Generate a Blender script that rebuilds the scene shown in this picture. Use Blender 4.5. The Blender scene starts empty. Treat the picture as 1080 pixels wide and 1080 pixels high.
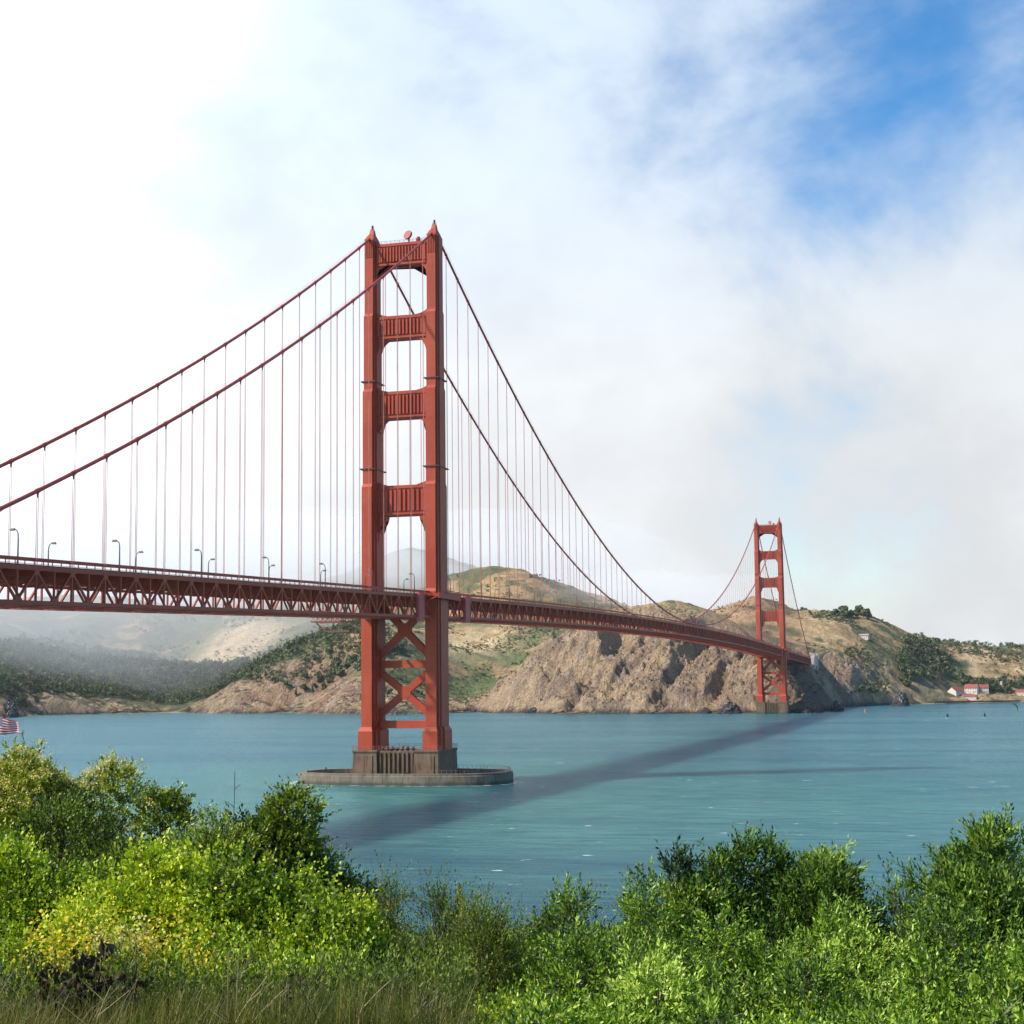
import bpy, bmesh, math, random
import numpy as np
from mathutils import Vector, Matrix
random.seed(7)
RG = np.random.default_rng(11)
SC = bpy.context.scene
COL = SC.collection
R_ = math.radians

# ------------------------------------------------------------------ camera
# world frame: +Y runs along the bridge (south tower at y=0, north tower at
# y=1280), +X is east, z=0 is the water
YAW, PIT, ROLL, FPX = 0.275717, 0.107201, -0.01136759, 1672.2
CAMP = np.array([218.584, -610.441, 39.428])
FWH = np.array([-math.sin(YAW), math.cos(YAW), 0.0])
RTH = np.array([math.cos(YAW), math.sin(YAW), 0.0])
UPZ = np.array([0, 0, 1.0])
_F = FWH*math.cos(PIT)+UPZ*math.sin(PIT)
_U = -FWH*math.sin(PIT)+UPZ*math.cos(PIT)
_Rr = RTH*math.cos(ROLL)+_U*math.sin(ROLL)
_Uu = -RTH*math.sin(ROLL)+_U*math.cos(ROLL)
cd = bpy.data.cameras.new('camera')
cd.sensor_width = 36.0
cd.lens = 36.0*FPX/1080.0
cd.clip_start = 0.2
cd.clip_end = 20000
cam = bpy.data.objects.new('camera', cd)
COL.objects.link(cam)
M4 = Matrix([[_Rr[i], _Uu[i], -_F[i], CAMP[i]] for i in range(3)]+[[0, 0, 0, 1]])
cam.matrix_world = M4
SC.camera = cam

# ------------------------------------------------------------------ light
SUN_AZ = R_(122.0)       # angle left (west) of +Y
SUN_EL = R_(44.0)
SDIR = Vector((-math.sin(SUN_AZ)*math.cos(SUN_EL), math.cos(SUN_AZ)*math.cos(SUN_EL), math.sin(SUN_EL)))
sl = bpy.data.lights.new('sun', 'SUN')
sl.energy = 5.0
sl.angle = R_(2.0)
sl.color = (1.0, 0.93, 0.82)
so = bpy.data.objects.new('sun', sl)
COL.objects.link(so)
so.rotation_euler = SDIR.to_track_quat('Z', 'Y').to_euler()
so.location = (0, 0, 400)

SC.view_settings.view_transform = 'Standard'
SC.view_settings.look = 'None'
SC.view_settings.exposure = 0.42
SC.view_settings.gamma = 1.0
SC.cycles.volume_bounces = 4
SC.cycles.max_bounces = 8
SC.cycles.transparent_max_bounces = 16


class NT:
    """tiny helper round a node tree"""
    def __init__(s, tree):
        s.t = tree
        s.n = tree.nodes
        s.l = tree.links

    def __call__(s, typ, ins=None, **kw):
        nd = s.n.new(typ)
        for k, v in kw.items():
            setattr(nd, k, v)
        if ins:
            for k, v in ins.items():
                if hasattr(v, 'bl_idname') or isinstance(v, bpy.types.NodeSocket):
                    s.l.new(v, nd.inputs[k])
                else:
                    nd.inputs[k].default_value = v
        return nd

    def math(s, op, a, b=None, c=None, clamp=False):
        nd = s.n.new('ShaderNodeMath')
        nd.operation = op
        nd.use_clamp = clamp
        for i, v in enumerate((a, b, c)):
            if v is None:
                continue
            if isinstance(v, bpy.types.NodeSocket):
                s.l.new(v, nd.inputs[i])
            else:
                nd.inputs[i].default_value = v
        return nd.outputs[0]

    def dot(s, a, vec):
        nd = s.n.new('ShaderNodeVectorMath')
        nd.operation = 'DOT_PRODUCT'
        s.l.new(a, nd.inputs[0])
        nd.inputs[1].default_value = vec
        return nd.outputs['Value']

    def noise(s, vec, scale, detail=4, rough=.55, dist=0.0):
        nd = s.n.new('ShaderNodeTexNoise')
        if vec is not None:
            s.l.new(vec, nd.inputs['Vector'])
        nd.inputs['Scale'].default_value = scale
        nd.inputs['Detail'].default_value = detail
        nd.inputs['Roughness'].default_value = rough
        nd.inputs['Distortion'].default_value = dist
        return nd.outputs[0]

    def mapr(s, v, a, b, c=0.0, d=1.0, smooth=True):
        nd = s.n.new('ShaderNodeMapRange')
        if smooth:
            nd.interpolation_type = 'SMOOTHSTEP'
        s.l.new(v, nd.inputs[0])
        for i, q in enumerate((a, b, c, d)):
            nd.inputs[i+1].default_value = q
        return nd.outputs[0]

    def ramp(s, v, stops):
        nd = s.n.new('ShaderNodeValToRGB')
        cr = nd.color_ramp
        while len(cr.elements) < len(stops):
            cr.elements.new(0.5)
        for e, (p, c) in zip(cr.elements, stops):
            e.position = p
            e.color = (*c, 1)
        s.l.new(v, nd.inputs[0])
        return nd.outputs[0]

    def mix(s, f, a, b, mode='MIX'):
        nd = s.n.new('ShaderNodeMix')
        nd.data_type = 'RGBA'
        nd.blend_type = mode
        for sock, v in ((nd.inputs[0], f), (nd.inputs[6], a), (nd.inputs[7], b)):
            if isinstance(v, bpy.types.NodeSocket):
                s.l.new(v, sock)
            elif isinstance(v, (tuple, list)):
                sock.default_value = (*v[:3], 1)
            else:
                sock.default_value = v
        return nd.outputs[2]

    def scalevec(s, v, sc, rot=(0, 0, 0)):
        nd = s.n.new('ShaderNodeMapping')
        s.l.new(v, nd.inputs[0])
        nd.inputs['Scale'].default_value = sc
        nd.inputs['Rotation'].default_value = rot
        return nd.outputs[0]


# ------------------------------------------------------------------ world
W = bpy.data.worlds.new('World')
SC.world = W
W.use_nodes = True
w = NT(W.node_tree)
w.n.clear()
sky = w('ShaderNodeTexSky', sky_type='NISHITA', sun_disc=False)
sky.sun_elevation = SUN_EL
sky.sun_rotation = -SUN_AZ     # clockwise from +Y seen from above
sky.air_density = 1.0
sky.dust_density = 0.6
sky.ozone_density = 2.0
tc = w('ShaderNodeTexCoord')
D = tc.outputs['Generated']
dr = w.dot(D, tuple(RTH))       # towards the east bank
dz = w.dot(D, (0, 0, 1))
df = w.dot(D, tuple(FWH))
vs = w.scalevec(D, (1.0, 1.0, 1.35), (0.25, 0.1, 0.5))
n1 = w.noise(vs, 4.2, 7, .56, .25)
n2 = w.noise(vs, 9.0, 7, .6, .3)
n3 = w.noise(vs, 2.3, 4, .5, .2)
cov = w.math('MULTIPLY_ADD', w.math('ADD', n1, -0.06), 1.50, w.math('MULTIPLY', n2, 0.28))
cov = w.math('ADD', cov, w.math('MULTIPLY_ADD', n3, 0.50, -0.125))       # about 0.89 in the mean
# the fog layer thins towards the east (right) and upward
thin = w.math('MULTIPLY_ADD', w.mapr(dr, -0.18, 0.34, 0.0, 0.21), w.mapr(dz, 0.10, 0.30, 0.0, 1.0), w.math('ADD', w.mapr(dr, -0.25, 0.3, -0.06, 0.10), w.math('MULTIPLY', w.mapr(dz, 0.20, 0.36, 0.0, 0.12), w.mapr(dr, -0.2, 0.0, 0.0, 1.0))))
cov = w.math('SUBTRACT', w.math('ADD', cov, w.mapr(dz, 0.10, 0.26, 0.22, 0.09)), thin)
cloud = w.mapr(cov, 0.36, 0.88, 0.0, 1.0)
# it covers the sky ahead and to the west, overhead and behind it breaks up
ahead = w.mapr(df, 0.35, 0.84, 0.04, 1.0)
high = w.mapr(dz, 0.42, 0.75, 1.0, 0.15)
cloud = w.math('MULTIPLY', cloud, w.math('MULTIPLY', ahead, high))
west = w.mapr(w.math('ADD', dr, w.math('MULTIPLY_ADD', n1, -0.34, 0.17)), -0.12, -0.55, 0.0, 1.0, False)
bright = w.math('MULTIPLY_ADD', w.math('POWER', west, 1.5), 1.3, w.mapr(dr, -0.30, 0.32, 0.80, 0.63))
det = w.mapr(w.math('ADD', n1, w.math('MULTIPLY', n2, .5)), 0.55, 0.95, 0.91, 1.08)
bright = w.math('MULTIPLY', bright, det)
ccol = w.ramp(w.mapr(dz, 0.0, 0.40, 0, 1), [(0.0, (.975, .993, 1.01)), (0.45, (0.945, .98, 1.01)), (1.0, (0.80, .93, 1.10))])
bg1 = w('ShaderNodeBackground')
hs = w('ShaderNodeHueSaturation', {'Saturation': 1.4, 'Value': 1.0, 'Color': sky.outputs[0]})
w.l.new(hs.outputs[0], bg1.inputs[0])
bg1.inputs[1].default_value = 0.14
bg2 = w('ShaderNodeBackground', {'Color': ccol, 'Strength': bright})
mx = w('ShaderNodeMixShader', {0: cloud, 1: bg1.outputs[0], 2: bg2.outputs[0]})
ow = w('ShaderNodeOutputWorld', {'Surface': mx.outputs[0]})


# ------------------------------------------------------------------ helpers
def tag(o, label=None, cat=None, group=None, kind=None):
    if label: o['label'] = label
    if cat: o['category'] = cat
    if group: o['group'] = group
    if kind: o['kind'] = kind
    return o


def empty(name, loc=(0, 0, 0), rz=0.0):
    o = bpy.data.objects.new(name, None)
    o.empty_display_size = 1
    o.location = loc
    o.rotation_euler = (0, 0, rz)
    COL.objects.link(o)
    return o


def link_mesh(name, me, parent=None, mats=()):
    for m in mats:
        me.materials.append(m)
    o = bpy.data.objects.new(name, me)
    COL.objects.link(o)
    if parent is not None:
        o.parent = parent
    return o


def kids(o):
    return [c for c in bpy.data.objects if c.parent == o]


class MB:
    """collects polygons, builds ONE mesh object"""
    def __init__(s):
        s.v = []
        s.f = []

    def add(s, vs, fs):
        b = len(s.v)
        s.v.extend([tuple(q) for q in vs])
        s.f.extend([tuple(b+i for i in f) for f in fs])
        return s

    def box(s, x0, x1, y0, y1, z0, z1):
        return s.frust((x0, x1, y0, y1), (x0, x1, y0, y1), z0, z1)

    def frust(s, a, b, z0, z1):
        vs = [(a[0], a[2], z0), (a[1], a[2], z0), (a[1], a[3], z0), (a[0], a[3], z0),
              (b[0], b[2], z1), (b[1], b[2], z1), (b[1], b[3], z1), (b[0], b[3], z1)]
        return s.add(vs, [(3, 2, 1, 0), (4, 5, 6, 7), (0, 1, 5, 4), (1, 2, 6, 5), (2, 3, 7, 6), (3, 0, 4, 7)])

    def beam(s, p, q, wd, ht, up=(0, 0, 1)):
        p = Vector(p); q = Vector(q)
        d = (q-p).normalized()
        u = Vector(up)
        if abs(d.dot(u)) > .98: u = Vector((0, 1, 0))
        sd = d.cross(u).normalized()
        uu = sd.cross(d).normalized()
        vs = []
        for c in (p, q):
            for a, b in ((-1, -1), (1, -1), (1, 1), (-1, 1)):
                vs.append(c+sd*(a*wd/2)+uu*(b*ht/2))
        return s.add(vs, [(3, 2, 1, 0), (4, 5, 6, 7), (0, 1, 5, 4), (1, 2, 6, 5), (2, 3, 7, 6), (3, 0, 4, 7)])

    def tube(s, pts, rad, n=8, cap=True):
        pts = [Vector(p) for p in pts]
        rads = rad if isinstance(rad, (list, tuple)) else [rad]*len(pts)
        vs = []
        for i, p in enumerate(pts):
            d = (pts[min(i+1, len(pts)-1)]-pts[max(i-1, 0)]).normalized()
            u = Vector((0, 0, 1)) if abs(d.z) < .95 else Vector((1, 0, 0))
            a = d.cross(u).normalized()
            b = a.cross(d).normalized()
            for k in range(n):
                t = 2*math.pi*k/n
                vs.append(p+(a*math.cos(t)+b*math.sin(t))*rads[i])
        fs = []
        for i in range(len(pts)-1):
            for k in range(n):
                k2 = (k+1) % n
                fs.append((i*n+k, i*n+k2, (i+1)*n+k2, (i+1)*n+k))
        if cap:
            fs.append(tuple(range(n-1, -1, -1)))
            fs.append(tuple((len(pts)-1)*n+k for k in range(n)))
        return s.add(vs, fs)

    def prism(s, poly, y0, y1, plane='xz'):
        """extrude a (possibly concave) polygon given in x,z along y"""
        bm = bmesh.new()
        a = [bm.verts.new((p[0], y0, p[1])) for p in poly]
        b = [bm.verts.new((p[0], y1, p[1])) for p in poly]
        f1 = bm.faces.new(a)
        f2 = bm.faces.new(list(reversed(b)))
        n = len(poly)
        for i in range(n):
            j = (i+1) % n
            bm.faces.new((a[j], a[i], b[i], b[j]))
        bmesh.ops.triangulate(bm, faces=[f1, f2])
        bmesh.ops.recalc_face_normals(bm, faces=bm.faces)
        bm.verts.index_update()
        vs = [tuple(v.co) for v in bm.verts]
        fs = [tuple(v.index for v in f.verts) for f in bm.faces]
        if plane == 'yz':
            vs = [(v[1], v[0], v[2]) for v in vs]
            fs = [tuple(reversed(f)) for f in fs]
        bm.free()
        return s.add(vs, fs)

    def mesh(s, name):
        me = bpy.data.meshes.new(name)
        me.from_pydata(s.v, [], s.f)
        me.update()
        return me

    def build(s, name, mat, parent=None, smooth=False, bevel=0):
        me = s.mesh(name)
        if smooth:
            me.polygons.foreach_set('use_smooth', [True]*len(me.polygons))
        o = link_mesh(name, me, parent, mat if isinstance(mat, (list, tuple)) else (mat,))
        if bevel:
            md = o.modifiers.new('bevel', 'BEVEL')
            md.width = bevel
            md.segments = 2
            md.limit_method = 'ANGLE'
        return o


def np_mesh(name, V, F, attrs=None, smooth=False):
    """mesh out of numpy arrays; F is (n,3) or (n,4)"""
    me = bpy.data.meshes.new(name)
    V = np.ascontiguousarray(V, dtype=np.float32)
    F = np.ascontiguousarray(F, dtype=np.int32)
    k = F.shape[1]
    me.vertices.add(len(V))
    me.vertices.foreach_set('co', V.ravel())
    me.loops.add(F.size)
    me.loops.foreach_set('vertex_index', F.ravel())
    me.polygons.add(len(F))
    me.polygons.foreach_set('loop_start', np.arange(0, F.size, k, dtype=np.int32))
    if smooth:
        me.polygons.foreach_set('use_smooth', np.ones(len(F), dtype=bool))
    me.update(calc_edges=True)
    for nm, (typ, arr) in (attrs or {}).items():
        at = me.attributes.new(nm, typ, 'POINT')
        arr = np.ascontiguousarray(arr, dtype=np.float32)
        at.data.foreach_set('color' if typ == 'FLOAT_COLOR' else 'value', arr.ravel())
    return me


def hash2(ix, iy, seed):
    h = (ix.astype(np.int64)*374761393+iy.astype(np.int64)*668265263+seed*1442695041) & 0xffffffff
    h = ((h ^ (h >> 13))*1274126177) & 0xffffffff
    return ((h ^ (h >> 16)) & 0xffff)/65535.0


def vnoise(x, y, seed=0):
    ix = np.floor(x); iy = np.floor(y)
    fx = x-ix; fy = y-iy
    fx = fx*fx*fx*(fx*(fx*6-15)+10); fy = fy*fy*fy*(fy*(fy*6-15)+10)
    a = hash2(ix, iy, seed); b = hash2(ix+1, iy, seed)
    c = hash2(ix, iy+1, seed); d = hash2(ix+1, iy+1, seed)
    return (a*(1-fx)+b*fx)*(1-fy)+(c*(1-fx)+d*fx)*fy     # 0..1


def fbm(x, y, oct=5, seed=0, ridged=False, gain=.5):
    s = 0; a = 1.0; t = 0
    for i in range(oct):
        n = vnoise(x, y, seed+i*17)
        if ridged: n = 1-np.abs(2*n-1)
        s = s+a*n; t += a
        a *= gain
        x, y = (x*1.62+y*1.18)+3.7, (y*1.62-x*1.18)+9.1
    return s/t


def sstep(a, b, x):
    t = np.clip((x-a)/(b-a), 0, 1)
    return t*t*(3-2*t)


# ------------------------------------------------------------------ materials
def mat(name):
    m = bpy.data.materials.new(name)
    m.use_nodes = True
    t = NT(m.node_tree)
    t.n.clear()
    out = t('ShaderNodeOutputMaterial')
    return m, t, out


def simple(name, col, rough=.6, metal=0.0, var=.12, scale=1.0, bump=0.0, spec=.5):
    m, t, out = mat(name)
    tc = t('ShaderNodeTexCoord')
    n = t.noise(tc.outputs['Object'], scale, 5, .6)
    c = t.mix(t.mapr(n, .3, .7), tuple(q*(1-var) for q in col), tuple(min(1, q*(1+var)) for q in col))
    b = t('ShaderNodeBsdfPrincipled', {'Base Color': c, 'Roughness': rough, 'Metallic': metal})
    b.inputs['Specular IOR Level'].default_value = spec
    if bump:
        bp = t('ShaderNodeBump', {'Height': n, 'Strength': bump, 'Distance': .1})
        t.l.new(bp.outputs[0], b.inputs['Normal'])
    t.l.new(b.outputs[0], out.inputs[0])
    return m


def orange_paint():
    m, t, out = mat('international_orange_paint')
    tc = t('ShaderNodeTexCoord')
    P = tc.outputs['Object']
    big = t.noise(P, .05, 6, .6)
    streak = t.noise(t.scalevec(P, (1.1, 1.1, .05)), 1.0, 6, .6)
    fine = t.noise(P, 1.2, 4, .6)
    c = t.mix(t.mapr(big, .3, .7), (.325, .041, .015), (.405, .062, .021))
    c = t.mix(t.mapr(streak, .52, .78, 0, .55), c, (.19, .022, .018))
    c = t.mix(t.mapr(fine, .62, .8, 0, .35), c, (.56, .14, .08))
    c = t.mix(t.mapr(t.noise(t.scalevec(P, (.35, .35, .12)), 1.0, 6, .7), .50, .66, 0, .35), c, (.36, .085, .055))
    # plate seams every few metres
    sp = t('ShaderNodeSeparateXYZ', {0: P})
    zz = t.math('FRACT', t.math('DIVIDE', sp.outputs[2], 3.4))
    seam = t.math('LESS_THAN', zz, .045)
    c = t.mix(t.math('MULTIPLY', seam, .5), c, (.22, .03, .02))
    b = t('ShaderNodeBsdfPrincipled', {'Base Color': c, 'Roughness': .55})
    b.inputs['Specular IOR Level'].default_value = .35
    t.l.new(b.outputs[0], out.inputs[0])
    return m


def concrete(name, col, dark=.5, sc=.25):
    m, t, out = mat(name)
    tc = t('ShaderNodeTexCoord')
    P = tc.outputs['Object']
    n = t.noise(P, sc, 7, .62)
    st = t.noise(t.scalevec(P, (.9, .9, .08)), 1.0, 6, .65)
    fine = t.noise(P, 3.0, 4, .6)
    c = t.mix(t.mapr(n, .3, .7), tuple(q*.78 for q in col), tuple(q*1.15 for q in col))
    c = t.mix(t.mapr(st, .46, .68, 0, dark), c, tuple(q*.32 for q in col))
    c = t.mix(t.mapr(fine, .6, .85, 0, .4), c, tuple(min(1, q*1.5) for q in col))
    sp = t('ShaderNodeSeparateXYZ', {0: P})
    wet = t.mapr(t.math('ADD', sp.outputs[2], t.math('MULTIPLY', n, 2.2)), 1.6, 3.0, 1.0, 0.0)
    c = t.mix(t.math('MULTIPLY', wet, .8), c, (.035, .04, .03))
    b = t('ShaderNodeBsdfPrincipled', {'Base Color': c, 'Roughness': .85})
    bp = t('ShaderNodeBump', {'Height': n, 'Strength': .5, 'Distance': .3})
    t.l.new(bp.outputs[0], b.inputs['Normal'])
    t.l.new(b.outputs[0], out.inputs[0])
    return m


ORANGE = orange_paint()
CABLE = simple('cable_paint', (.40, .050, .028), .5, var=.15, scale=.3)
ROPE = simple('rope_paint', (.46, .16, .12), .6, var=.2, scale=.2)
CONC = concrete('pier_concrete', (.150, .095, .056), .85)
CONC2 = concrete('fender_concrete', (.165, .135, .095), .7)
CONC3 = concrete('pylon_concrete', (.52, .47, .40), .4)
LAMPM = simple('lamp_dark_metal', (.06, .045, .04), .5, .3)
GLASSM = simple('lamp_glass', (.75, .75, .70), .3)
ROAD = simple('asphalt', (.055, .055, .058), .9)
HAZE = 0.000012
# ------------------------------------------------------------------ water
def water_mat():
    m, t, out = mat('bay_water')
    g = t('ShaderNodeNewGeometry')
    P = g.outputs['Position']
    big = t.noise(t.scalevec(P, (.0016, .0042, 1), (0, 0, .25)), 1.0, 6, .6, .6)
    mid = t.noise(t.scalevec(P, (.010, .030, 1), (0, 0, .2)), 1.0, 6, .6, .3)
    sp = t('ShaderNodeSeparateXYZ', {0: P})
    c = t.mix(t.mapr(big, .32, .70), (.020, .108, .132), (.062, .178, .178))
    wind = t.noise(t.scalevec(P, (.0032, .016, 1), (0, 0, .12)), 1.0, 5, .65, .5)
    c = t.mix(t.mapr(wind, .46, .62, 0, .6), c, (.004, .052, .090))
    c = t.mix(t.mapr(mid, .40, .75, 0, .45), c, (.055, .155, .148))
    # silty green water in the shallows round the near pier
    r1 = t('ShaderNodeVectorMath', operation='DISTANCE')
    t.l.new(P, r1.inputs[0]); r1.inputs[1].default_value = (20, -60, 0)
    silt = t.mapr(r1.outputs['Value'], 60, 330, .55, 0)
    c = t.mix(t.math('MULTIPLY', silt, t.mapr(mid, .3, .6, .5, 1)), c, (.06, .23, .16))
    rip = t.noise(t.scalevec(P, (.045, .26, 1), (0, 0, .1)), 1.0, 6, .7, .2)
    c = t.mix(t.mapr(rip, .36, .62, .62, 0), c, (.002, .045, .070))  # wave-slope shading painted into the colour as dark ripple streaks
    # foam: short broken crests, more of them in the east reach
    fo = t.noise(t.scalevec(P, (.055, .20, 1), (0, 0, .12)), 1.0, 5, .62, .2)
    fr = t.noise(t.scalevec(P, (.004, .006, 1)), 1.0, 3, .5)
    thr = t.mapr(fr, .35, .75, .72, .655)
    foam = t.mapr(t.math('SUBTRACT', fo, thr), 0.0, .03, 0, .85)
    fo2 = t.noise(t.scalevec(P, (.10, .30, 1), (0, 0, -.1)), 1.0, 4, .6, .2)
    eastw = t.mapr(t.math('SUBTRACT', sp.outputs[0], t.math('MULTIPLY', sp.outputs[1], .05)), -60, 120, .0, .055)
    foam = t.math('MAXIMUM', foam, t.mapr(t.math('ADD', fo2, eastw), .745, .78, 0, .8))
    c2 = t.mix(foam, c, (.75, .78, .78))
    ex = t.math('DIVIDE', t.math('ADD', sp.outputs[0], 1.0), 46.0)
    ey = t.math('DIVIDE', sp.outputs[1], 23.6)
    el = t.math('ADD', t.math('POWER', t.math('ABSOLUTE', ex), 2.7), t.math('POWER', t.math('ABSOLUTE', ey), 2.7))
    lap = t.math('MULTIPLY', t.mapr(el, 1.0, 1.30, 1.0, 0), t.mapr(t.noise(P, .25, 5, .6), .42, .6, 0, 1))
    c2 = t.mix(lap, c2, (.55, .62, .58))
    # waves
    w1 = t.noise(t.scalevec(P, (.020, .075, 1), (0, 0, .18)), 1.0, 5, .62, .3)
    w2 = t.noise(t.scalevec(P, (.16, .42, 1), (0, 0, -.2)), 1.0, 6, .66, .4)
    h = t.math('MULTIPLY_ADD', w1, 3.2, t.math('MULTIPLY', w2, 1.25))
    bp = t('ShaderNodeBump', {'Height': h, 'Strength': 1.0, 'Distance': .85})
    fr_ = t('ShaderNodeFresnel', {'IOR': 1.33})
    t.l.new(bp.outputs[0], fr_.inputs['Normal'])
    b = t('ShaderNodeSubsurfaceScattering', {'Color': c2, 'Scale': 26.0})
    b.falloff = 'BURLEY'
    b.inputs['Radius'].default_value = (.5, 1.0, .9)
    gl = t('ShaderNodeBsdfGlossy', {'Color': (.76, .94, 1.0, 1), 'Roughness': .16})
    t.l.new(bp.outputs[0], gl.inputs['Normal'])
    fac = t.math('MULTIPLY', fr_.outputs[0], t.mapr(foam, 0, 1, .92, .1))
    mx = t('ShaderNodeMixShader', {0: fac, 1: b.outputs[0], 2: gl.outputs[0]})
    t.l.new(mx.outputs[0], out.inputs[0])
    return m


wm = MB().add([(-4200, -1500, 0), (3000, -1500, 0), (3000, 4600, 0), (-4200, 4600, 0)], [(0, 1, 2, 3)])
water = wm.build('water', water_mat())
tag(water, kind='structure')

# ------------------------------------------------------------------ far land
LAND = [
 (-1035, 1318, 18.5),(-1067, 1321, 27.8),(-1094, 1470, 22.1),(-1087, 1522, 22.8),(-1039, 1550, 17.8),(-980, 1561, 5.8),(-905, 1567, 3.8),(-817, 1499, 11.4),(-770, 1511, 20.4),(-687, 1525, 22.2),(-604, 1462, 39.3),
 (-653, 1626, 115.6),(-693, 1610, 101.8),(-753, 1573, 71.2),(-801, 1545, 43.8),(-606, 1622, 109.0),(-550, 1589, 82.3),(-553, 1439, 22.1),(-498, 1438, 17.8),
 (-1223, 1553, 77.7),(-1204, 1684, 78.5),(-1152, 1774, 62.7),(-1084, 1811, 58.8),(-1156, 1454, 45.2),(-1141, 1582, 41.5),(-1087, 1661, 31.5),(-974, 1700, 22.6),(-1314, 1490, 92.9),(-1225, 1369, 49.0),
 (-1135, 2067, 91.2),(-1118, 2131, 138.0),(-1042, 2222, 164.6),(-975, 2250, 160.4),(-1045, 1944, 70.1),(-935, 1941, 90.0),(-1251, 2119, 118.7),(-1352, 2120, 135.0),(-1443, 2066, 142.6),(-1529, 2010, 149.9),
 (-1780, 2384, 214.7),(-1906, 2296, 214.0),(-1707, 2490, 225.9),(-1628, 2596, 233.0),(-1560, 2691, 222.6),(-1457, 2800, 206.9),(-1307, 2815, 217.4),(-1224, 2905, 264.3),(-1180, 2977, 294.5),(-1089, 3064, 362.5),(-985, 3046, 323.1),(-876, 2924, 249.3),
 (-782, 2429, 246.4),(-713, 2399, 248.3),(-627, 2372, 240.5),(-569, 2336, 218.4),(-505, 2301, 184.3),(-450, 2263, 160.2),(-837, 2411, 202.9),(-625, 2112, 150.1),(-532, 2035, 129.1),(-689, 2144, 135.3),(-581, 1864, 86.6),(-507, 1834, 85.0),(-450, 1798, 68.8),(-514, 2092, 130.3),(-477, 1634, 47.0),(-502, 1574, 37.7),(-770, 2116, 144.7),(-907, 2278, 171.0),
 (-431, 1470, 2.7),(-410, 1482, 21.7),(-390, 1483, 39.5),(-365, 1490, 59.9),(-333, 1499, 85.4),(-301, 1507, 109.6),(-272, 1524, 129.0),(-250, 1529, 141.8),(-214, 1536, 145.2),(-174, 1534, 145.4),(-149, 1528, 138.1),(-125, 1512, 125.3),(-99, 1506, 110.6),(-67, 1500, 96.0),(-28, 1485, 80.0),(3, 1478, 62.1),(37, 1462, 36.5),
 (-326, 1397, 20.6),(-278, 1409, 63.1),(-223, 1391, 62.2),(-224, 1453, 100.2),(-150, 1396, 61.2),(-160, 1455, 99.1),(-91, 1406, 60.5),(-96, 1355, 34.4),(-166, 1347, 35.2),(-239, 1347, 32.4),(-39, 1368, 41.9),(8, 1363, 35.6),(34, 1326, 18.5),(-23, 1330, 15.5),
 (-338, 1776, 96.1),(-291, 1837, 111.3),(-241, 1898, 119.5),(-190, 1957, 127.8),(-108, 1919, 117.4),(-30, 1877, 100.0),(-410, 1706, 50.4),
 (-395, 2632, 150.0),(-302, 2547, 140.0),(-193, 2311, 158.0),(-135, 2268, 175.7),(-80, 2224, 162.3),(-42, 2177, 156.2),(17, 2142, 150.3),(49, 2134, 144.4),(72, 2136, 136.0),(100, 2187, 124.1),(128, 2288, 108.1),(191, 2389, 90.4),(241, 2439, 85.2),(265, 2389, 75.5),(290, 2389, 81.9),(332, 2437, 87.1),(442, 2482, 96.4),(612, 2565, 77.6),(786, 2640, 76.0),
 (45, 1633, 33.0),(61, 1784, 54.5),(30, 1832, 76.5),(97, 1867, 40.2),(136, 1948, 39.7),(52, 1934, 92.4),(93, 1987, 85.2),(163, 2089, 62.6),(207, 2150, 43.5),(268, 2189, 36.5),(315, 2238, 42.4),(192, 2029, 10.5),(250, 2069, 7.5),(310, 2128, 7.4),(137, 1908, 13.7),(87, 1786, 15.4),(58, 1714, 16.4),(425, 2282, 36.2),(415, 2163, 10.1),(579, 2317, 34.4),(560, 2169, 10.3),
 (-2300, 3600, 150), (-1000, 3700, 150), (300, 3500, 40), (1300, 3000, 40), (1300, 2500, 30), (250, 2750, 40), (500, 2800, 45), (30, 2600, 110), (120, 2450, 85), (300, 3100, 40), (-150, 2900, 100), (-2300, 1500, 120), (-2100, 2300, 200), (-400, 3200, 120), (700, 2900, 45),
]
SHORE = [(-2600, 700), (-1900, 760), (-1500, 800),
 (-1165, 1064),(-1135, 1248),(-1040, 1281),(-1047, 1337),(-1099, 1466),(-1032, 1513),(-961, 1527),(-891, 1541),(-785, 1481),(-718, 1494),(-624, 1409),(-550, 1362),(-478, 1344),(-438, 1419),(-429, 1477),(-366, 1400),(-325, 1389),(-269, 1319),(-230, 1309),(-155, 1290),(-88, 1299),(-21, 1307),(16, 1297),(50, 1288),(55, 1396),(47, 1588),(52, 1695),(76, 1724),(99, 1795),(145, 1860),(192, 1929),(249, 1997),(308, 2067),(411, 2117),(556, 2145),(700, 2171), (1000, 2230), (1500, 2300)]


def tps_fit(P, z, lam=2e-4):
    S = 1000.0
    Q = P/S
    d = np.hypot(Q[:, None, 0]-Q[None, :, 0], Q[:, None, 1]-Q[None, :, 1])
    K = np.where(d > 0, d*d*np.log(d+1e-12), 0)
    n = len(P)
    A = np.zeros((n+3, n+3))
    A[:n, :n] = K+np.eye(n)*lam
    A[:n, n] = 1; A[:n, n+1:] = Q
    A[n, :n] = 1; A[n+1:, :n] = Q.T
    wv = np.linalg.solve(A, np.r_[z, 0, 0, 0])

    def ev(x, y):
        x = x/S; y = y/S
        out = wv[n]+wv[n+1]*x+wv[n+2]*y
        for i in range(n):
            r2 = (x-Q[i, 0])**2+(y-Q[i, 1])**2
            out = out+wv[i]*.5*r2*np.log(r2+1e-12)
        return out
    return ev


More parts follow.
